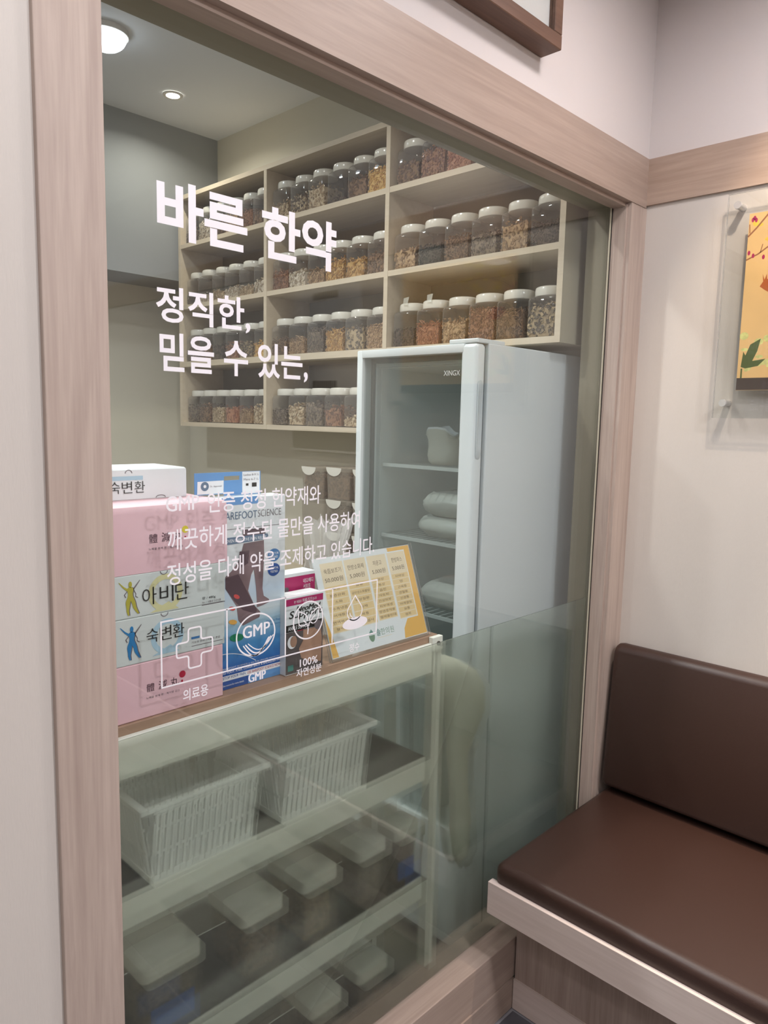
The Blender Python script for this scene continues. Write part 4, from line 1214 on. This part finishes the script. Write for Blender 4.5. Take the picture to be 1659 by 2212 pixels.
# white box set back on top
ZW = 1.417
t = thing('white_herb_box', 'white carton with blue tint, set back on top of the pink box', 'box', (0.60, 0.22, ZW))
b = BM()
box(b, 0.470, 0.707, 0.185, 0.295, ZW, 1.470)
es = [e for e in b.edges if all(abs(v.co.z - 1.470) < 1e-5 for v in e.verts)]
bmesh.ops.bevel(b, geom=es, offset=0.006, segments=3, profile=0.6, affect='EDGES')
obj('carton', b, M['whitebox'], t, smooth=True, angle=25)
p = Print((0.535, 0.185, 0), (1, 0, 0), (0, 0, 1), (0, -1, 0))
p.rect('printed_swirl', M['pale_blue'], 0.020, 0.088, 1.450, 1.457)
for c, u in zip('숙변환', (0.027, 0.0490, 0.0720)):
    p.text('lettering', M['ink'], c, u, u + 0.019, 1.428, 1.4480, 4, bold=-0.004)
clasp(p, 0.062, 1.462, True, 0.006)
p.ring('tab_notch', M['ink_grey'], 0.121, ZW + 0.001, 0.009, 0.004, 0.0012, 2, 12, 0, math.pi)
p.build(t)

# insole pack with hanging tab
IX0, IX1, IY = 0.7445, 0.8895, 0.130
t = thing('insole_pack', 'tall blue and white insole pack with a leg photo and hang tab', 'box', (0.814, IY + 0.02, ZB))
obj('carton', bx(IX0, IX1, IY, IY + 0.045, ZB, 1.414, bev=0.001), M['whitebox'], t)
b = BM()
YT = IY + 0.043
outer = [(IX0 - 0.022, 1.412), (IX0 - 0.022, 1.458), (0.862, 1.458), (0.862, 1.412)]
hole = [(0.778 + 0.0, 1.446), (0.790, 1.4475), (0.797, 1.4505), (0.804, 1.4475), (0.813, 1.446), (0.8135, 1.4425), (0.779, 1.4425)]
# tab sheet made of strips around the slot
for (a0, a1, c0, c1) in ((0.7165, 0.779, 1.4175, 1.458), (0.8135, 0.862, 1.412, 1.458), (0.779, 0.8135, 1.412, 1.4425), (0.779, 0.8135, 1.4505, 1.458)):
    box(b, a0, a1, YT, YT + 0.0012, c0, c1)
obj('hang_tab', b, M['sky_blue'], t, label='blue hang tab with a slot')
p = Print((0, YT, 0), (1, 0, 0), (0, 0, 1), (0, -1, 0))
p.poly('tab_label', M['white_print'], [(0.7215, 1.419), (0.7225, 1.4425), (0.778, 1.4430), (0.7775, 1.419)], 1)
p.disc('tab_emblem', M['slate'], 0.7375, 1.4335, 0.0085, 0.0085, 2)
p.disc('tab_emblem', M['white_print'], 0.7375, 1.4335, 0.003, 0.003, 3)
p.text('small_print', M['ink_grey'], 'Dr. Approved', 0.749, 0.773, 1.4305, 1.4345, 2)
p.rect('tab_label', M['white_print'], 0.8195, 0.860, 1.4155, 1.4575, 1)
p.text('small_print', M['ink_grey'], 'Ladies 8-9 ½', 0.8225, 0.8575, 1.4495, 1.4535, 2)
p.text('small_print', M['ink_grey'], 'Mens 6-7 ½', 0.8225, 0.8565, 1.4405, 1.4450, 2)
p.rect('small_print', M['ink'], 0.8275, 0.8335, 1.4305, 1.4350, 2)
p.rect('small_print', M['ink'], 0.8415, 0.8525, 1.4280, 1.4360, 2)
p.build(t)
p = Print((0.7300, IY, ZB), (1, 0, 0), (0, 0, 1), (0, -1, 0), 0.00025)
zo = 0.0043    # offset between the measured base and the board
def q(v): return v - zo
grad = mat('blue_fade_print', (255, 255, 255), 0.42)
# printed fade from white to blue along the height of the pack
nt = grad.node_tree
geo_ = nt.nodes.new('ShaderNodeNewGeometry'); sep = nt.nodes.new('ShaderNodeSeparateXYZ'); mr = nt.nodes.new('ShaderNodeMapRange'); rp = nt.nodes.new('ShaderNodeValToRGB')
mr.inputs[1].default_value = ZB + 0.03; mr.inputs[2].default_value = ZB + 0.21
nt.links.new(geo_.outputs['Position'], sep.inputs[0]); nt.links.new(sep.outputs['Z'], mr.inputs[0]); nt.links.new(mr.outputs[0], rp.inputs[0]); nt.links.new(rp.outputs[0], nt.nodes['Principled BSDF'].inputs['Base Color'])
e = rp.color_ramp.elements
e[0].color = srgb(38, 92, 168); e[1].color = srgb(206, 216, 224)
x = e.new(0.28); x.color = srgb(74, 140, 192)
x = e.new(0.48); x.color = srgb(150, 186, 206)
x = e.new(0.62); x.color = srgb(204, 214, 216)
x = e.new(0.82); x.color = srgb(190, 206, 220)
p.rect('printed_front', grad, 0.0148, 0.1575, q(0.022), q(0.215), 1)
p.rect('blue_band', M['sky_blue'], 0.0148, 0.095, q(0.349), q(0.363), 1)
p.text('lettering', M['slate'], 'BAREFOOT', 0.0150, 0.0925, q(0.3225), q(0.3365), 2, bold=0.002)
p.text('small_print', M['ink_grey'], 'SCIENCE', 0.0945, 0.149, q(0.3235), q(0.3365), 2, bold=-0.012)
p.rect('small_print', M['ink_grey'], 0.0148, 0.1575, q(0.3045), q(0.3055), 2)
p.rect('photo_shadow', M['leg_dark'], 0.060, 0.112, q(0.288), q(0.302), 2)
p.poly('slate_band', M['slate'], [(0.0148, q(0.2765)), (0.112, q(0.2795)), (0.1185, q(0.285)), (0.117, q(0.290)), (0.0148, q(0.290))], 3)
p.text('band_lettering', M['white_print'], 'PROVEN EFFECTIVE PAIN RELIEF', 0.0155, 0.113, q(0.2805), q(0.2865), 4, bold=0.006)
p.poly('leg_photo', M['leg_print'], [(0.062, q(0.276)), (0.108, q(0.278)), (0.109, q(0.25)), (0.1065, q(0.21)), (0.105, q(0.185)), (0.108, q(0.170)), (0.120, q(0.162)), (0.122, q(0.156)), (0.106, q(0.152)), (0.092, q(0.150)), (0.092, q(0.165)), (0.090, q(0.19)), (0.085, q(0.225)), (0.079, q(0.215)), (0.072, q(0.185)), (0.086, q(0.155)), (0.100, q(0.140)), (0.098, q(0.130)), (0.060, q(0.120)), (0.050, q(0.132)), (0.046, q(0.160)), (0.030, q(0.184)), (0.022, q(0.196)), (0.022, q(0.218)), (0.036, q(0.228)), (0.052, q(0.245))], 3)
p.poly('leg_photo_shadow', M['leg_dark'], [(0.022, q(0.216)), (0.050, q(0.220)), (0.072, q(0.180)), (0.092, q(0.145)), (0.090, q(0.138)), (0.060, q(0.150)), (0.040, q(0.172)), (0.022, q(0.196))], 4)
p.poly('leg_photo_shadow', M['leg_dark'], [(0.053, q(0.262)), (0.075, q(0.262)), (0.072, q(0.238)), (0.048, q(0.228))], 4)
for (u, v, m) in ((0.132, 0.2465, 'mid_blue'), (0.132, 0.218, 'navy')):
    p.disc('blue_badge', M[m], u, q(v), 0.0145, 0.0125, 3)
    p.text('badge_lettering', M['white_print'], 'DOCTOR' if m == 'mid_blue' else 'HOSPITAL', u - 0.011, u + 0.011, q(v + 0.001), q(v + 0.0055), 4, bold=0.006)
    p.text('badge_lettering', M['white_print'], 'DESIGNED' if m == 'mid_blue' else 'TESTED', u - 0.009, u + 0.009, q(v - 0.006), q(v - 0.0015), 4, bold=0.006)
p.disc('red_capsule', M['coral_print'], 0.046, q(0.178), 0.0072, 0.0038, 5, 14, rot=-0.5)
p.disc('red_capsule', M['coral_print'], 0.036, q(0.157), 0.0072, 0.0036, 5, 14, rot=-0.35)
p.disc('orange_capsule', M['orange_print'], 0.0375, q(0.131), 0.0095, 0.0046, 5, 14, rot=-0.25)
p.disc('green_capsule', M['green_print'], 0.046, q(0.100), 0.0155, 0.0075, 5, 18, rot=-0.12)
p.line('white_streak', M['white_print'], [(0.015 + 0.05 * i / 10, q(0.073 - 0.00012 * i * i)) for i in range(16)], 0.0012, k=2)
p.rect('white_strip', M['white_print'], 0.0148, 0.1575, q(0.0215), q(0.0305), 2)
p.text('strip_lettering', M['navy'], 'STOP YOUR PAIN', 0.0155, 0.066, q(0.0240), q(0.0290), 3, bold=0.008)
p.text('strip_lettering_red', M['ink_red'], 'USE BAREFOOT SCIENCE NOW!', 0.070, 0.150, q(0.0240), q(0.0290), 3, bold=0.004)
p.text('small_white_print', M['white_print'], 'BAREFOOT SCIENCE is the only clinically tested insole', 0.0155, 0.152, q(0.0420), q(0.0455), 3)
p.text('small_white_print', M['white_print'], 'for FOOT, KNEE, LOWER BACK & SHOULDER PAIN', 0.0155, 0.152, q(0.0335), q(0.0385), 3, bold=0.006)
p.rect('blue_base', M['navy'], 0.0148, 0.072, q(0.0045), q(0.0205), 2)
p.rect('blue_base', M['sky_blue'], 0.072, 0.1575, q(0.0045), q(0.0205), 2)
p.text('small_white_print', M['white_print'], 'See reverse for more details', 0.0155, 0.062, q(0.0105), q(0.0140), 3)
p.text('small_print', M['mid_blue'], 'Doctor Foot', 0.115, 0.150, q(0.1160), q(0.1205), 4)
p.text('small_print', M['mid_blue'], 'Rehabilitating', 0.115, 0.150, q(0.1085), q(0.1125), 4)
p.build(t)

# ankle support packs
NX0, NX1 = 0.8935, 0.9735
NX0 = 0.8925
b0 = 0.165
t = thing('ankle_support_box', 'magenta ankle support box standing behind its twin', 'box', (0.95, b0 + 0.02, ZB))
obj('carton', bx(0.905, 0.9965, b0, b0 + 0.04, ZB, 1.246, bev=0.001), M['whitebox'], t)
p = Print((0, b0, 0), (1, 0, 0), (0, 0, 1), (0, -1, 0))
p.rect('magenta_band', M['magenta'], 0.9055, 0.996, 1.196, 1.239, 1)
p.text('lettering', M['white_print'], '네오메디', 0.9645, 0.991, 1.2225, 1.2320, 2, bold=0.004)
p.text('lettering', M['white_print'], '서포트', 0.9645, 0.984, 1.2110, 1.2200, 2, bold=0.004)
p.disc('silver_emblem', M['ink_grey'], 0.919, 1.214, 0.008, 0.006, 2)
p.build(t)
p0 = 0.112
t = thing('ankle_support_box', 'magenta topped ankle support box with an ankle photo, in front', 'box', (0.927, p0 + 0.02, ZB))
obj('carton', bx(0.878, 0.9735, p0, p0 + 0.042, ZB, 1.2135, bev=0.001), M['whitebox'], t)
p = Print((0.877, p0, 1.0565), (1, 0, 0), (0, 0, 1), (0, -1, 0), 0.00025)
p.rect('magenta_band', M['magenta'], 0.0012, 0.0962, 0.1400, 0.1535, 1)
p.text('lettering', M['white_print'], '본 제품은', 0.021, 0.040, 0.1435, 0.1490, 2)
p.text('lettering', M['white_print'], '의료기기', 0.042, 0.066, 0.1430, 0.1505, 2, bold=0.006)
p.text('lettering', M['white_print'], '입니다', 0.068, 0.079, 0.1435, 0.1490, 2)
p.text('black_lettering', M['ink'], 'NeoMed', 0.027, 0.086, 0.1255, 0.1365, 2, bold=0.06, shear=0.3)
p.text('black_lettering', M['ink'], 'Support', 0.007, 0.091, 0.1090, 0.1290, 2, bold=0.014, shear=0.25)
p.text('small_print', M['ink_grey'], '네오메디 서포트', 0.055, 0.088, 0.1040, 0.1075, 2)
p.rect('black_band', M['ink'], 0.0012, 0.0962, 0.0875, 0.1015, 1)
p.text('band_lettering', M['white_print'], 'ANKLE SUPPORT', 0.0065, 0.062, 0.0905, 0.0985, 2, bold=0.008)
p.rect('red_line', M['ink_red'], 0.030, 0.046, 0.0862, 0.0875, 2)
p.rect('ankle_photo', M['dark_photo'], 0.0012, 0.0962, 0.002, 0.0870, 1)
p.poly('ankle_skin', M['skin_print'], [(0.045, 0.086), (0.090, 0.086), (0.094, 0.060), (0.092, 0.012), (0.060, 0.018), (0.040, 0.030), (0.034, 0.050), (0.044, 0.064)], 2)
p.disc('knit_circle', M['white_print'], 0.0165, 0.066, 0.0115, 0.013, 3)
p.disc('knit_circle', M['skin_print'], 0.020, 0.067, 0.0085, 0.0115, 4)
p.disc('silver_emblem', M['ink_grey'], 0.083, 0.090, 0.0095, 0.0095, 3)
p.rect('green_mark', M['logo_green2'], 0.006, 0.020, 0.008, 0.020, 3)
p.build(t)

# clear wrap heaped behind the price sign
t = thing('cellophane_wrap', 'crumpled clear cellophane wrap behind the price sign', 'wrap', (1.13, 0.30, ZB))
b = BM()
R = random.Random(5)
rings = []
NW = 48
fold = [1.0 + 0.20 * math.cos(9 * 2 * math.pi * i / NW + 1.0) + 0.12 * math.cos(14 * 2 * math.pi * i / NW) + R.uniform(-.05, .05) for i in range(NW)]
for k, (z, r) in enumerate(((ZB + 0.001, 0.050), (ZB + 0.06, 0.052), (ZB + 0.12, 0.050), (ZB + 0.17, 0.044), (ZB + 0.205, 0.046), (ZB + 0.24, 0.054), (ZB + 0.268, 0.060))):
    rings.append([(1.135 + r * fold[i] * math.cos(2 * math.pi * i / NW) * R.uniform(.96, 1.04) + 0.02 * k / 6, 0.30 + 0.7 * r * fold[i] * math.sin(2 * math.pi * i / NW), z + (R.uniform(-.004, .004) if k else 0) + (R.uniform(-.018, .012) if k == 6 else 0)) for i in range(NW)])
loft(b, rings, True, False)
obj('wrap_film', b, M['cello'], t)

# acrylic price sign
O = Vector((1.005, 0.110, ZB + 0.001)); UP = Vector((0, 0.070, 0.202)).normalized(); NN = Vector((0, -0.202, 0.070)).normalized()
sign = thing('price_sign', 'tilted acrylic price stand with a cream and gold price list', 'sign', (1.16, 0.15, ZB))
def tilted(u0, u1, v0, v1, d0, d1):
    b = BM()
    cs = [(u, v, d) for d in (d0, d1) for (u, v) in ((u0, v0), (u1, v0), (u1, v1), (u0, v1))]
    vs = [b.verts.new(O + Vector((u, 0, 0)) + UP * v + NN * d) for u, v, d in cs]
    for f in ((0, 1, 2, 3), (7, 6, 5, 4), (0, 4, 5, 1), (1, 5, 6, 2), (2, 6, 7, 3), (3, 7, 4, 0)):
        b.faces.new([vs[i] for i in f])
    return b
def two_mats(b):
    bmesh.ops.recalc_face_normals(b, faces=b.faces)
    for f in b.faces: f.material_index = 0 if abs(f.normal.dot(NN)) > 0.7 else 1
    return b
obj('acrylic_front', two_mats(tilted(-0.007, 0.306, 0.0, 0.2225, 0.0, 0.0022)), [M['acrylic'], M['acrylic_edge']], sign)
obj('acrylic_back', two_mats(tilted(-0.007, 0.306, 0.0, 0.2225, -0.0065, -0.0040)), [M['acrylic'], M['acrylic_edge']], sign)
b = bx(1.005 - 0.007, 1.311, 0.112, 0.215, ZB + 0.0002, ZB + 0.0024)
obj('acrylic_foot', b, M['acrylic'], sign)
paper = obj('price_list', tilted(-0.002, 0.2985, 0.006, 0.2195, -0.0032, -0.0008), M['sign_paper'], sign)
p = Print(O + NN * (-0.0008), (1, 0, 0), UP, NN, 0.00004)
p.poly('gold_ground', M['sign_gold'], [(0.2235, 0.2185), (0.2975, 0.2185), (0.2975, 0.0075), (0.2214, 0.0075), (0.226, 0.030), (0.242, 0.0495), (0.262, 0.060), (0.262, 0.200), (0.225, 0.205)], 1)
p.poly('gold_ground', M['sign_gold'], [(-0.001, 0.098), (0.006, 0.070), (0.0165, 0.0075), (-0.001, 0.0075)], 1)
p.rect('pale_column', M['sign_paper'], 0.215, 0.2795, 0.050, 0.210, 1.5)
cols = [(0.0145, 0.0795, 0.056, '쑥뜸보조기', '50,000원', ['효능', '통증완화', '소화', '수족냉증', '어깨통증', '면역력강화', '혈액순환']),
        (0.0835, 0.148, 0.058, '한방소화제', '5,000원', ['효능', '급만성소화불량', '위장질환', '식체', '복통', '구토설사']),
        (0.1535, 0.214, 0.0595, '자운고', '5,000원', ['화상', '동상', '습진', '아토피', '건성피부', '피부재생', '항염증작용', '벌레물린데']),
        (0.2195, 0.2775, 0.0525, '한방파스', '5,000원', ['타박상', '멍', '근육통', '관절통', '신경통', '어깨결림', '요통', '염좌'])]
for u0, u1, vb, nm, pr, rows in cols:
    p.rect('tan_column', M['sign_tan'], u0, u1, vb, 0.207, 2)
    wd = u1 - u0
    k = len(nm) / 5
    p.text('price_lettering', M['sign_ink'], nm, u0 + wd * (0.5 - 0.38 * k), u0 + wd * (0.5 + 0.38 * k), 0.1835, 0.1945, 4)
    kk = 0.40 if len(pr) > 6 else 0.35
    p.text('price_lettering', M['sign_ink'], pr, u0 + wd * (0.5 - kk), u0 + wd * (0.5 + kk), 0.164, 0.1755, 4)
    n = len(rows)
    h = (0.158 - vb - 0.002) / n
    for i, tx in enumerate(rows):
        va = 0.157 - (i + 1) * h
        p.rect('sand_rows', M['sign_row'], u0 + 0.002, u1 - 0.002, va + h * 0.08, va + h * 0.92, 3)
        hw = min(0.42, 0.085 * len(tx)) * wd
        p.text('row_lettering', M['sign_ink'], tx, (u0 + u1) / 2 - hw, (u0 + u1) / 2 + hw, va + h * 0.5 - 0.003, va + h * 0.5 + 0.003, 4)
p.poly('acorn_mark', M['logo_green'], [(0.1115, 0.0335)] + [(0.1205 + 0.009 * math.cos(a), 0.0335 + 0.0145 * math.sin(a)) for a in [math.pi + math.pi * i / 12 for i in range(1, 12)]] + [(0.1295, 0.0335)], 4)
p.poly('acorn_mark', M['logo_green2'], [(0.1120, 0.0355), (0.1290, 0.0355), (0.1255, 0.041), (0.1215, 0.0465), (0.1155, 0.041)], 4)
p.text('logo_lettering', M['logo_green2'], '솔', 0.1355, 0.1485, 0.0285, 0.0440, 4, bold=0.012)
p.text('logo_lettering', M['logo_green'], '한의원', 0.1495, 0.1915, 0.0285, 0.0430, 4)
p.rect('logo_lettering', M['sign_tan'], 0.137, 0.182, 0.0235, 0.0245, 4)
p.build(paper)
